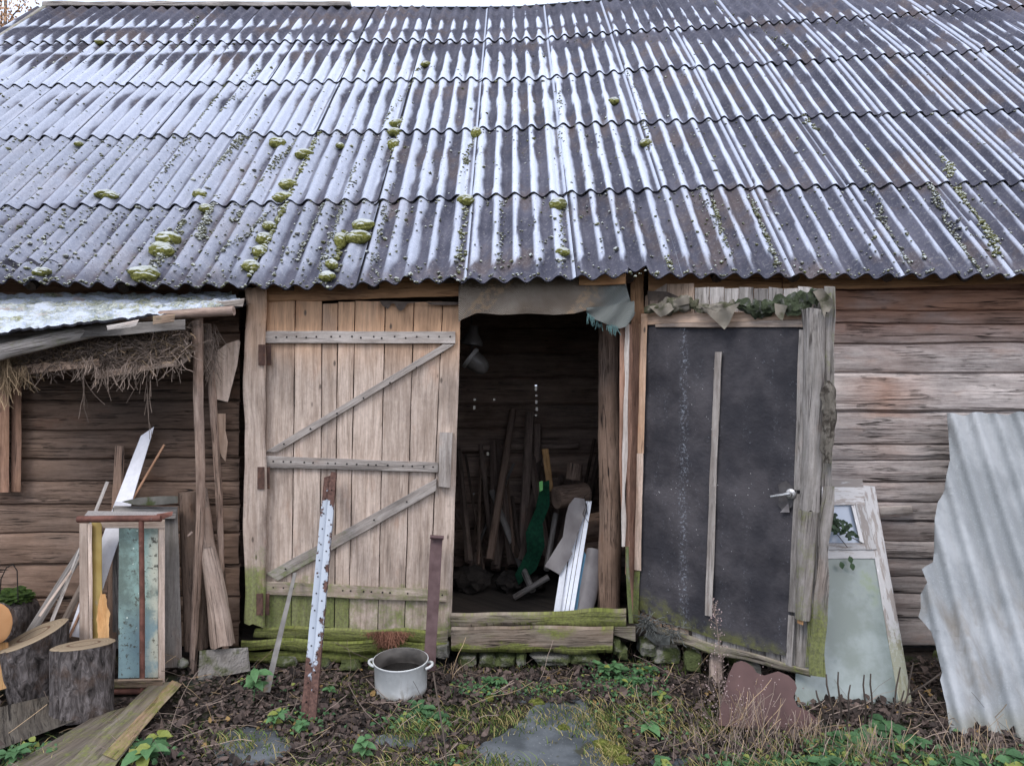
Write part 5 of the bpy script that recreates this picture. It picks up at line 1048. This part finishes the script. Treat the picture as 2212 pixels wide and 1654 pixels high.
# slate slabs sunk in the ground
m = M('grey_slate_slab', .7, .3); P = m.pos(); n1 = m.noise(P, 4, 4, .6); n2 = m.noise(P, 70, 3, .7); col = m.mix(m.ss(n1, .35, .65), (.06, .068, .074), (.125, .138, .15)); col = m.mix(m.ss(n2, .66, .72), col, (.5, .52, .52)); col = m.mix(m.ss(m.noise(P, 9, 4, .6), .58, .68, 0, .8), col, (.045, .045, .025)); SLAB = m.fin(col, m.bump(n1, .01, 1))
def fP(px, py, off=0): p = place(px, py); p.z += off * .6; return p
for pts, lb, o_ in (([(1170, 1490), (1240, 1486), (1275, 1515), (1300, 1560), (1345, 1590), (1380, 1630), (1330, 1680), (1110, 1700), (1005, 1690), (1030, 1590), (1110, 1555)], 'large grey slate slab at the bottom centre of the ground', .012),
                ([(985, 1452), (1060, 1450), (1068, 1478), (1000, 1486)], 'flat grey stone just in front of the doorway sill', .012), ([(1110, 1462), (1190, 1456), (1195, 1490), (1120, 1500)], 'brownish flat stone in front of the doorway next to the grey one', .012),
                ([(790, 1575), (890, 1548), (975, 1562), (950, 1598), (830, 1606)], 'dark slate slab half buried left of the centre', .004),
                ([(1360, 1620), (1500, 1600), (1530, 1650), (1400, 1690)], 'small dark slate slab at the bottom right of the centre', .006), ([(455, 1560), (560, 1545), (640, 1580), (600, 1625), (470, 1640)], 'dark wet slate slab left of the foot of the white channel', .006)):
    mb = MB(); poly(mb, pts, fP, .03, (.5, 0, 0), off=.012, jag=2.5, warp=.004, step=.03); tag(obj('slate_slab', mb, SLAB, None), lb, 'slate slab')

# leaf litter
LIT = leaf_mat('dry_leaf_litter', (.018, .014, .012), (.145, .105, .09), (.25, .16, .06), .8)
rs = random.Random(5); mb = MB()
def dens(px, py):
    d = .75 + .9 * nz(px * .006, py * .012, 4) + .5 * nz(px * .02, py * .04, 9)
    for (cx_, cy_, rx, ry) in ((1195, 1600, 170, 100), (1240, 1540, 70, 40), (860, 1580, 60, 18), (545, 1595, 80, 40)):
        e = ((px - cx_) / rx) ** 2 + ((py - cy_) / ry) ** 2
        if e < .9: d -= 1.15
    if px < 380 and py < 1540 + (380 - px) * .4: d -= .6
    if px > 1350: d += .25
    return d
cnt = 0
while cnt < 21000:
    px, py = (rs.uniform(-60, 2270), CY + F * CZ / rs.uniform(3.62, 5.15)) if rs.random() < .78 else (rs.uniform(-700, 2900), CY + F * CZ / rs.uniform(2.9, 5.0))
    if rs.random() > dens(px, py): cnt += .15; continue
    p = place(px, py); p.z += rs.uniform(.002, .03)
    big = rs.random() < .12
    L = rs.uniform(.04, .065) if big else rs.uniform(.018, .04)
    leafm(mb, p, Vector((rs.uniform(-1, 1), rs.uniform(-1, 1), rs.uniform(-.35, .5))), Vector((rs.uniform(-.6, .6), rs.uniform(-.8, .2), 1)), L, L * rs.uniform(.5, .95), (rs.random() ** 1.5, 1 if rs.random() < .02 else 0, 0), rs.uniform(-1.5, 1.5)); cnt += 1
tag(obj('leaf_litter', mb, LIT, None, recalc=False, sharp=30), 'brown fallen leaves covering the ground', 'fallen leaves', kind='stuff')
# twigs and dead stalks
mb = MB()
for i in range(1000):
    px, py = rs.uniform(-60, 2270), CY + F * CZ / rs.uniform(3.62, 5.1)
    if rs.random() > dens(px, py) + .25: continue
    p = place(px, py); p.z += rs.uniform(.005, .04); straw(mb, p, Vector((rs.uniform(-1, 1), rs.uniform(-.6, .6), rs.uniform(-.1, .35))), rs.uniform(.04, .22) if rs.random() < .85 else rs.uniform(.2, .45), rs.uniform(.0008, .0022), (rs.uniform(.25, .9), 0, rs.choice([0, 0, 1])), .22, 5)
for (x, y, n_, h_) in ((1540, 1570, 24, .5), (1620, 1600, 26, .4), (1480, 1600, 20, .25), (1700, 1620, 26, .25), (1560, 1640, 24, .25), (1620, 1560, 60, .28), (1760, 1590, 60, .22), (1900, 1620, 50, .2), (2080, 1620, 40, .2), (1000, 1440, 40, .12), (1380, 1400, 35, .16), (1500, 1420, 50, .2), (2150, 1640, 40, .2), (1850, 1620, 40, .2)):
    for k in range(n_):
        p = place(x + rs.gauss(0, 32), y + rs.gauss(0, 12)); straw(mb, p, Vector((rs.uniform(-.5, .5), rs.uniform(-.3, .2), 1)), h_ * rs.uniform(.3, 1), .0014, (rs.uniform(.4, 1), 0, rs.choice([0, 0, 1])), .2, 6)
tag(obj('dry_stalks', mb, STRAW, None, recalc=False), 'thin dry stalks and twigs strewn over the ground', 'stalks', kind='stuff')
# a few long bare stems in front
for (x0, y0, x1, y1, lb) in ((965, 1640, 955, 1440, 'tall bare brown stem standing right of the pot'), (1050, 1420, 1060, 1660, '')):
    if lb: mb = MB(); p = place(x0, y0); straw(mb, p, Vector((-.02, .05, 1)), .5, .005, (.35, 0, 0), .05, 8); tag(obj('bare_stem', mb, STRAW, None), lb, 'stem')
# dry weed in front of the felt door
wd = thing('dry_weed', 'tall dry pinkish weed with seed heads in front of the felt door', 'dry weed', place(1555, 1560)); mb = MB(); sb = MB(); p = W(1560, 1560, 4.2); pts = [p]
for q in ((1552, 1480, 4.2), (1556, 1420, 4.22), (1548, 1350, 4.25), (1538, 1292, 4.28)): pts.append(W(*q))
tube(mb, pts, [.003, .003, .0025, .002, .0015], 5, (.5, 0, 0))
for k in range(90):
    u = rs.random(); i = min(3, int(u * 4)); a = pts[i].lerp(pts[i + 1], u * 4 - i); d = Vector((rs.uniform(-1, 1), rs.uniform(-.5, .5), rs.uniform(.1, 1))).normalized(); L = rs.uniform(.02, .10) * (1.1 - u * .7); straw(mb, a, d, L, .0009, (.6, 0, 0), .3)
    rock(sb, a + d * L, .004, .004, .005, (rs.uniform(.4, .9), 0, 0), 1, .3)
for k in range(160):
    a = place(rs.gauss(1590, 60), rs.gauss(1570, 22)) + Vector((0, 0, rs.uniform(.02, .33))); rock(sb, a, .0035, .0035, .004, (rs.uniform(.4, .9), 0, 0), 1, .3)
obj('stem', mb, STRAW, wd); tag(obj('seed_heads', sb, plain('pinkish_seed_heads', (.2, .15, .14), (.33, .25, .24), 30, .95), wd), kind='stuff')
# dark burdock stems in front of the sash
DSL = ['leftmost tall dead stem in front of the maroon sheet and sash', 'short dead stem beside the tall leftmost one', 'third dead stem, slightly bent right, in the left cluster', 'lowest dead stem leaning left beside the maroon sheet', 'left one of the two upright dead stems before the cloudy pane', 'right one of the two upright dead stems before the cloudy pane', 'long dead stem leaning right across the cloudy pane', 'short dead stem leaning right behind the longest one', 'dead stem reaching the right stile of the sash', 'dead stem slanting over the foot of the right stile', 'nearly flat dead stem curving past the foot of the sash', 'dead stem in front of the grey corrugated sheet', 'short dead stem between the sash and the grey sheet, near the soil', 'long curved dead stem crossing the dark gap beside the sash']
for i, (a, b, c_) in enumerate((((1800, 1560), (1790, 1500), (1784, 1455)), ((1815, 1560), (1812, 1500), (1810, 1450)), ((1828, 1560), (1832, 1520), (1836, 1478)), ((1778, 1555), (1772, 1520), (1762, 1490)), ((1868, 1560), (1866, 1500), (1866, 1456)), ((1880, 1560), (1882, 1500), (1880, 1454)),
                                 ((1895, 1590), (1930, 1530), (1944, 1440)), ((1900, 1590), (1940, 1550), (1952, 1490)), ((1925, 1580), (1960, 1500), (1972, 1430)), ((1955, 1590), (1990, 1545), (2018, 1500)), ((1965, 1580), (2010, 1548), (2040, 1540)), ((2100, 1600), (2130, 1550), (2170, 1520)), ((2050, 1640), (2035, 1590), (2065, 1545)), ((1960, 1500), (2030, 1455), (2060, 1420)))):
    mb = MB(); Y = 4.0 + .02 * i; P_ = [W(*a, Y), W((a[0] + b[0]) / 2 + 3, (a[1] + b[1]) / 2, Y - .02), W(*b, Y - .03), W((b[0] + c_[0]) / 2 - 2, (b[1] + c_[1]) / 2, Y - .02), W(*c_, Y)]
    tube(mb, P_, [.006, .0055, .005, .005, .004], 6, (.3, 0, 0)); tag(obj('dead_stem', mb, WD['dark'], None), DSL[i], 'dead stem', 'dead stems by the sash')
# green weeds: each a plant
def weed(px, py, h, n, L, label, spread=.5, yel=.0, bright=.5, name='nettle', cat='weed'):
    b = place(px, py); t = thing(name, label, cat, b); st = MB(); lf = MB(); ns = max(1, n // 7)
    for s_ in range(ns):
        top = b + Vector((rs.uniform(-1, 1) * spread * h, rs.uniform(-.5, .3) * spread * h, h * rs.uniform(.7, 1))); mid = b.lerp(top, .5) + Vector((rs.uniform(-.02, .02), 0, .02))
        tube(st, [b, mid, top], [.003, .0025, .002], 5, (.5, 0, 0))
        kk = max(3, n // ns)
        for k in range(kk):
            u = .35 + .65 * k / kk; p = b.lerp(mid, u * 2) if u < .5 else mid.lerp(top, u * 2 - 1); a = k * 2.4 + rs.random()
            leafm(lf, p, Vector((math.cos(a), math.sin(a) - .25, rs.uniform(-.35, .35))), Vector((0, -.35, 1)), L * rs.uniform(.65, 1.15), L * rs.uniform(.5, .7), (min(1, max(0, bright + rs.uniform(-.35, .35))), 1 if rs.random() < yel else 0, 0), .5)
    obj('stem', st, GREEN, t); obj('leaf', lf, GREEN, t, recalc=False)
weed(547, 1500, .25, 8, .10, 'nettle with broad leaves between the leaning bars and the stone block', .1, 0, .8)
weed(590, 1560, .14, 12, .06, 'low nettle at the foot of the thin grey bar', .6, .2, .7); weed(640, 1570, .10, 10, .055, 'small nettle at the foot of the white channel', .6, 0, .7)
weed(300, 1640, .17, 10, .12, 'broad leaved green dock on the mossy ground plank', .5, .2, .6, 'dock_plant'); weed(340, 1590, .08, 6, .10, 'yellowish broad leaf plant beside the mossy plank', .6, .6, .8, 'dock_plant')
weed(790, 1630, .18, 10, .065, 'pale green nettle alone on the dark slab below the pot', .1, .1, .9); weed(715, 1490, .08, 6, .05, 'tiny seedling to the right of the white channel', .2, 0, .6)
weed(905, 1530, .08, 22, .06, 'dark green weed tuft at the right foot of the pot', .9, 0, .3); weed(945, 1540, .06, 16, .05, 'second low weed tuft right of the pot', .9, 0, .25)
weed(1070, 1470, .10, 34, .045, 'bushy green weed in front of the sill', .9, .05, .5); weed(1310, 1450, .12, 60, .05, 'dense bright green weed cushion right of the doorway', 1.0, .05, .6); weed(1360, 1470, .10, 50, .045, 'second dense green weed cushion, nearer the felt door', 1.0, .05, .5)
weed(1395, 1452, .10, 40, .045, 'green weed against the stones under the felt door', .9, .1, .45); weed(1388, 1560, .07, 9, .09, 'star shaped nettle with large leaves in front of the weed cushions', .7, 0, .85); weed(1440, 1500, .08, 20, .05, 'yellowish weed beside the felt door bottom', .9, .4, .6)
weed(1440, 1640, .08, 24, .05, 'grey green weed at the bottom edge right of the slabs', .9, .2, .6); weed(1560, 1660, .08, 26, .07, 'broad weed at the bottom edge under the dry weed', .9, 0, .6, 'dock_plant')
weed(1830, 1590, .08, 34, .08, 'dark green weed in front of the window sash', 1.0, .05, .4, 'dock_plant'); weed(1900, 1570, .09, 40, .085, 'leafy dock around the dead stems', 1.0, .05, .4, 'dock_plant'); weed(1960, 1600, .08, 34, .07, 'green weed at the right foot of the window sash', 1.0, .05, .4)
weed(1800, 1650, .08, 40, .07, 'low weed patch at the bottom edge, right of the dry weed', 1.1, .1, .35); weed(2190, 1655, .08, 16, .09, 'green weed at the bottom right corner', .9, .1, .5); weed(2100, 1650, .07, 20, .07, 'weed in front of the grey corrugated sheet', .9, .05, .35)
weed(20, 1640, .10, 18, .07, 'green weed at the bottom left corner', .9, .1, .6); weed(110, 1620, .06, 8, .07, 'small weed on the planks near the left corner', .8, .1, .5); weed(1953, 1345, .10, 6, .06, 'small nettle growing between the sash and the grey sheet', .2, 0, .5)
# grass
mb = MB(); GR = leaf_mat('grass_blades', (.04, .08, .015), (.18, .24, .06), (.36, .30, .12))
def blade(p, h, lean, tint, w_=.0025):
    d = Vector((lean[0], lean[1], 1)); V = []; s = Vector((1, .3, 0)).normalized(); 
    for k, ww in ((0, 1), (.4, .9), (.75, .55), (1, 0)):
        c = p + Vector((lean[0] * h * k * k, lean[1] * h * k * k, h * k * (1 - .25 * k))); V += [c - s * w_ * ww, c + s * w_ * ww] if ww else [c]
    mb.add(V, [(0, 1, 3, 2), (2, 3, 5, 4), (4, 5, 6)], [tuple(v) for v in V], [(tint[0], tint[1], 0, 0)] * 7)
for (x, y, rx, ry, n_, h_, ye) in ((1320, 1600, 40, 30, 500, .05, .7), (1280, 1540, 60, 25, 500, .06, .5), (900, 1560, 50, 15, 260, .09, .3), (1030, 1540, 90, 20, 400, .06, .3), (1400, 1530, 60, 30, 450, .08, .6), (1050, 1640, 80, 20, 300, .08, .3), (680, 1660, 120, 20, 300, .07, .2), (860, 1640, 60, 20, 120, .09, .3), (1180, 1480, 60, 12, 200, .05, .4), (1650, 1650, 160, 20, 500, .09, .25), (1950, 1640, 160, 25, 600, .08, .2),
                                (500, 1590, 80, 20, 260, .06, .4), (1150, 1530, 180, 30, 500, .05, .35), (800, 1600, 200, 30, 420, .055, .35), (1600, 1520, 120, 25, 300, .06, .4), (250, 1640, 80, 25, 180, .07, .3), (60, 1640, 80, 25, 200, .08, .3), (1440, 1430, 60, 18, 200, .06, .6), (760, 1480, 60, 15, 220, .05, .3), (1500, 1560, 70, 25, 260, .09, .6), (1090, 1430, 140, 8, 200, .04, .4), (1750, 1600, 120, 20, 300, .08, .3)):
    for k in range(n_):
        p = place(x + rs.gauss(0, rx * .7), y + rs.gauss(0, ry * .7)); blade(p, h_ * rs.uniform(.5, 1.4), (rs.uniform(-1, 1), rs.uniform(-.8, .4)), (rs.random(), 1 if rs.random() < ye else 0))
tag(obj('grass', mb, GR, None, recalc=False), 'sparse green and yellow grass blades', 'grass', kind='stuff')
mb = MB()      # low creeping green cover
for (x, y, rx, ry, n_, L_) in ((1350, 1460, 70, 35, 900, .02), (1400, 1540, 60, 30, 260, .025), (900, 1545, 60, 18, 240, .025), (1040, 1475, 60, 16, 260, .022), (1850, 1600, 110, 28, 480, .03), (2080, 1640, 120, 20, 350, .035), (1750, 1640, 90, 18, 350, .03), (650, 1540, 60, 20, 160, .022), (60, 1620, 70, 25, 160, .03), (300, 1620, 60, 25, 120, .03), (560, 1470, 50, 14, 120, .02), (1600, 1640, 90, 18, 200, .025), (1180, 1480, 50, 12, 120, .02), (960, 1640, 60, 14, 100, .02)):
    for k in range(n_):
        p = place(x + rs.gauss(0, rx * .6), y + rs.gauss(0, ry * .6)); p.z += rs.uniform(.01, .05); L = L_ * rs.uniform(.5, 1.4)
        leafm(mb, p, Vector((rs.uniform(-1, 1), rs.uniform(-1, .4), rs.uniform(-.3, .5))), Vector((rs.uniform(-.4, .4), -.4, 1)), L, L * rs.uniform(.5, .9), (rs.random() ** 1.4, 1 if rs.random() < .12 else 0, 0), .8)
tag(obj('ground_cover', mb, GREEN, None, recalc=False), 'low creeping green weeds covering the soil', 'ground cover', kind='stuff')
# ground moss pads
mb = MB()
for (x, y, r) in ((1325, 1600, .07), (1300, 1585, .05), (1345, 1618, .05), (836, 1604, .035), (870, 1598, .03), (1216, 1552, .03), (1190, 1640, .04), (1010, 1632, .035), (1000, 1596, .03), (1060, 1492, .04), (1160, 1500, .05), (940, 1600, .02)):
    p = place(x, y) + Vector((0, 0, .01)); rock(mb, p, r, r * .8, .02, (.5, 0, 0), 3, .5, 4)
GM = plain('yellow_green_ground_moss', (.10, .12, .02), (.26, .28, .06), 70, .95, bumpd=.02); tag(obj('ground_moss', mb, GM, None), 'yellow green moss pads on the slabs and soil', 'moss', kind='stuff')
# small white chips and pebbles
mb = MB()
for i in range(170):
    p = place(rs.uniform(-20, 2230), rs.uniform(1450, 1654)) + Vector((0, 0, .012)); r = rs.uniform(.003, .009); rock(mb, p, r, r, r * .6, (rs.uniform(.3, .9), 0, 0), 1, .3)
tag(obj('pebbles', mb, STONE, None), 'tiny pale pebbles and chips on the soil', 'pebbles', kind='stuff')

# ------------------------------------------------------------------ MOSS ON THE ROOF
def roof_hit(px, py, off=0):
    lo_, hi_ = -.1, 6.2
    for _ in range(30):
        s = (lo_ + hi_) / 2; X = (px - CX) / F * (YE + s * math.cos(TH)); p = RP(X, s); yy = CY - (p.z - CZ) / p.y * F
        if yy > py: lo_ = s
        else: hi_ = s
    return X, s
m = M('frosted_moss_cushion', .95, .1); P = m.pos(); n1 = m.noise(P, 60, 4, .7); nn = m.sep(m.t.nodes.new('ShaderNodeNewGeometry').outputs['Normal']); n0 = m.noise(P, 14, 2, .5); tc = m.sep(m.attr('tint', 'Color'))
col = m.ramp(n1, [(.25, (.06, .065, .015)), (.5, (.19, .19, .05)), (.75, (.33, .325, .14))]); col = m.mix(m.math('MULTIPLY', tc[1], .85), col, (.11, .11, .115)); col = m.mix(m.math('MULTIPLY', m.ss(m.math('ADD', nn[2], m.math('MULTIPLY', n1, .45)), .45, .85), m.math('ADD', .45, m.math('MULTIPLY', n0, .9)), ), col, (.52, .55, .54)); CUSH = m.fin(col, m.bump(n1, .016, 1))
big = [(600, 314, 17, 12, 'round bright moss cushion high on the roof above the left lean-to'), (660, 338, 17, 12, 'bright moss cushion at the upper end of the diagonal moss row'), (625, 404, 19, 13, 'large moss cushion halfway down the diagonal moss row'), (615, 432, 20, 12, 'moss cushion just below a sheet overlap in the diagonal row'), (232, 426, 22, 11, 'flat moss cushion alone at the left on the lowest overlap'), (433, 425, 14, 12, 'moss cushion on the overlap left of the diagonal moss row'), (446, 455, 14, 10, 'smaller moss cushion just under the overlap, beside a brown moss trail'),
       (365, 522, 24, 18, 'pale frosted moss cushion, upper part of a big pair above the lean-to'), (350, 545, 24, 18, 'pale frosted moss cushion, lower part of a big pair above the lean-to'), (313, 597, 30, 18, 'biggest moss cushion, at the eave above the lean-to'), (543, 580, 18, 14, 'yellow green moss cushion near the eave at the foot of the diagonal row'), (562, 548, 16, 14, 'lumpy moss cushion in the lower diagonal row'), (582, 493, 14, 10, 'small round moss cushion in the diagonal row'), (572, 520, 16, 14, 'pale lumpy moss cushion in the diagonal row'), (708, 602, 16, 12, 'moss cushion on the eave edge over the plank door'), (716, 576, 13, 12, 'moss cushion just above the eave over the plank door'), (736, 526, 13, 20, 'upright lumpy moss cushion left of the twin cushions'),
       (786, 492, 22, 14, 'upper of the twin moss cushions over the plank door'), (777, 518, 24, 16, 'lower of the twin moss cushions over the plank door'), (852, 290, 15, 9, 'yellow moss cushion in the short stack right of the centre left'), (858, 272, 14, 10, 'frosted moss cushion topping the short stack'), (850, 318, 12, 14, 'lower moss cushion of the short stack'), (1005, 437, 17, 13, 'round moss cushion on a sheet seam over the doorway'), (1205, 446, 18, 14, 'pale moss cushion on the seam over the right of the doorway'), (1214, 549, 14, 10, 'small moss cushion near the eave on the right seam'), (920, 144, 11, 7, 'small yellow moss cushion high up the roof'), (1325, 224, 11, 9, 'moss cushion high on the right of the roof'), (1394, 314, 13, 9, 'moss cushion on the seam beyond the doorway, under the third overlap'), (95, 592, 17, 10, 'moss cushion near the eave at the far left'), (735, 320, 9, 7, 'small dark moss cushion between the stack and the diagonal row'), (172, 316, 9, 6, 'small green moss cushion far left, under the second overlap'), (216, 96, 9, 6, 'tiny green moss cushion near the top left of the roof'), (1028, 292, 11, 13, 'lumpy moss cushion high above the doorway'), (905, 610, 1, 1, '')]
for px, py, rx, ry, lb in big:
    if not lb: continue
    X, s = roof_hit(px, py); d = YE + s * .746; mb = MB(); p = RP(X, s, .02); r = rx / F * d * 1.12
    rock(mb, p, r * .95, r * .8, ry / F * d * .95, (.5, .25 if rs.random() < .3 else 0, 0), 4, .16, 2.0); rock(mb, p + Vector((r * rs.uniform(-.4, .4), -.02, -.2 * r)), r * .75, r * .7, ry / F * d * .8, (.5, 0, 0), 4, .2, 2.4)
    tag(obj('moss_cushion', mb, CUSH, None), lb, 'moss cushion', 'moss cushions on the roof')
# small moss: specks everywhere on the left and trails down the valleys
ico = bmesh.new(); bmesh.ops.create_icosphere(ico, subdivisions=1, radius=1); IV = np.array([v.co[:] for v in ico.verts]); IF = [tuple(v.index for v in f.verts) for f in ico.faces]; ico.free()
mb = MB(); npr = np.random.RandomState(3)
def speck(X, s, r, t=(.5, .6, 0), off=.0):
    if s < .01 or s > 6: return
    u = (X - SX0) / PIT; p = RP(X, s, .023 * math.cos(2 * math.pi * (u - .5)) + .012 * (1 - (s / CE) % 1) + off + r * .25)
    q_ = 1.0
    A = IV * (1 + npr.uniform(-.25, .25, (len(IV), 1))) * np.array([r, r, r * .75]) + np.array(p[:])
    mb.add(A.tolist(), IF, A.tolist(), [(t[0], t[1], t[2], 0)] * len(A))
for i in range(5000):
    q = rs.random() ** 1.3 * 2 - 1; s = rs.uniform(.02, 5.0) if rs.random() < .6 else rs.uniform(.02, 2.4)
    if q > -.2 and rs.random() < .45: continue
    X = q * .70 * (YE + s * .746); r = rs.uniform(.005, .0125) * (1 if rs.random() < .88 else 1.7); speck(X, s, r, (.5, rs.uniform(.4, 1.2), 0))
trails = [((690, 290), (540, 600), 150, .016, .1), ((870, 255), (840, 360), 40, .013, .2), ((470, 430), (430, 520), 110, .011, .9), ((610, 440), (470, 560), 60, .010, 1), ((720, 570), (745, 500), 26, .014, .1), ((1010, 400), (990, 590), 60, .011, .5), ((1210, 400), (1217, 590), 34, .009, .6), ((1207, 200), (1210, 400), 40, .009, .8),
          ((540, 280), (440, 400), 110, .010, .8), ((500, 170), (330, 420), 120, .009, 1), ((770, 360), (690, 600), 110, .009, .9), ((2030, 345), (2160, 560), 150, .014, .35), ((1995, 390), (2110, 590), 110, .010, 1), ((1620, 420), (1680, 590), 70, .012, .8), ((1540, 430), (1560, 530), 40, .011, .5), ((1500, 400), (1580, 560), 30, .008, 1), ((1390, 250), (1400, 330), 20, .010, .5), ((1330, 120), (1395, 260), 24, .008, .8),
          ((1720, 240), (1760, 290), 20, .013, .7), ((1640, 60), (1700, 110), 20, .012, .8), ((1850, 350), (1960, 580), 60, .009, 1), ((1440, 560), (1445, 590), 10, .012, .2), ((640, 300), (500, 480), 90, .010, .8), ((910, 150), (830, 270), 40, .010, .6), ((400, 480), (330, 600), 90, .010, .7), ((560, 150), (480, 250), 40, .009, .9), ((1030, 280), (990, 400), 40, .010, .7), ((790, 60), (740, 150), 40, .009, .9), ((430, 40), (380, 110), 30, .009, .9), ((840, 420), (800, 600), 60, .008, 1), ((700, 440), (640, 560), 60, .009, 1), ((300, 300), (180, 420), 50, .009, .8), ((1085, 430), (1080, 580), 40, .008, .9), ((1545, 10), (1600, 60), 10, .01, .8)]
for (a, b, n_, r, dk) in trails:
    Xa, sa = roof_hit(*a); Xb, sb_ = roof_hit(*b); Xm = Xa + (Xb - Xa) * .5
    for k in range(int(n_ * 2.2)):
        u = rs.random(); cl = .5 + .5 * nz(u * 9, a[0]); 
        if rs.random() > cl + .25: continue
        speck(Xa + (Xb - Xa) * u + rs.gauss(0, .013), sa + (sb_ - sa) * u, r * rs.uniform(.45, 1.25) * (.6 + cl), (.5, dk * rs.uniform(.5, 1.1), 0), .004)
for i in range(900):   # moss along the overlaps and the eave
    k = rs.choice([0, 0, 0, 1, 1, 2, 3]); q = rs.random() ** 1.2 * 2 - 1; s = k * CE - (.1 if k else -.012) + rs.uniform(-.01, .015); speck(q * .7 * (YE + s * .746), max(.012, s), rs.uniform(.004, .012), (.5, rs.uniform(.2, 1), 0), -.004)
tag(obj('roof_moss', mb, CUSH, None, recalc=False), 'small dark moss lumps scattered and trailing down the roof corrugations', 'moss', kind='stuff')

# ------------------------------------------------------------------ TREES behind, top left
tr = thing('birch_tree', 'bare autumn tree with pale orange leaves behind the left end of the roof', 'tree', (-19, 27, 0)); mb = MB(); lf = MB()
log(mb, (-19, 27, 0), (-18.6, 27, 9), .22, .12, 10, (.5, 0, 0)); log(mb, (-18.6, 27, 9), (-18.4, 27, 18), .12, .03, 8, (.5, 0, 0))
for i in range(60):
    z0 = rs.uniform(6, 17); a = rs.uniform(0, 6.28); L = rs.uniform(1.5, 3.4) * (1 - (z0 - 6) / 22); b0 = Vector((-18.6, 27, z0)); e = b0 + Vector((math.cos(a), math.sin(a), rs.uniform(.2, .8))) * L; tube(mb, [b0, b0.lerp(e, .5) + Vector((0, 0, .15)), e], [.04, .025, .01], 5, (.5, 0, 0))
    for k in range(150):
        u = rs.uniform(.3, 1.1); p = b0.lerp(e, u) + Vector((rs.gauss(0, .28), rs.gauss(0, .28), rs.gauss(0, .25))); leafm(lf, p, Vector((rs.uniform(-1, 1), rs.uniform(-1, 1), -1)), Vector((0, -1, .4)), .09, .07, (rs.random(), 0, 0))
obj('trunk', mb, WD['bark'], tr); obj('crown', lf, leaf_mat('pale_orange_leaves', (.35, .18, .09), (.55, .36, .22)), tr, recalc=False)
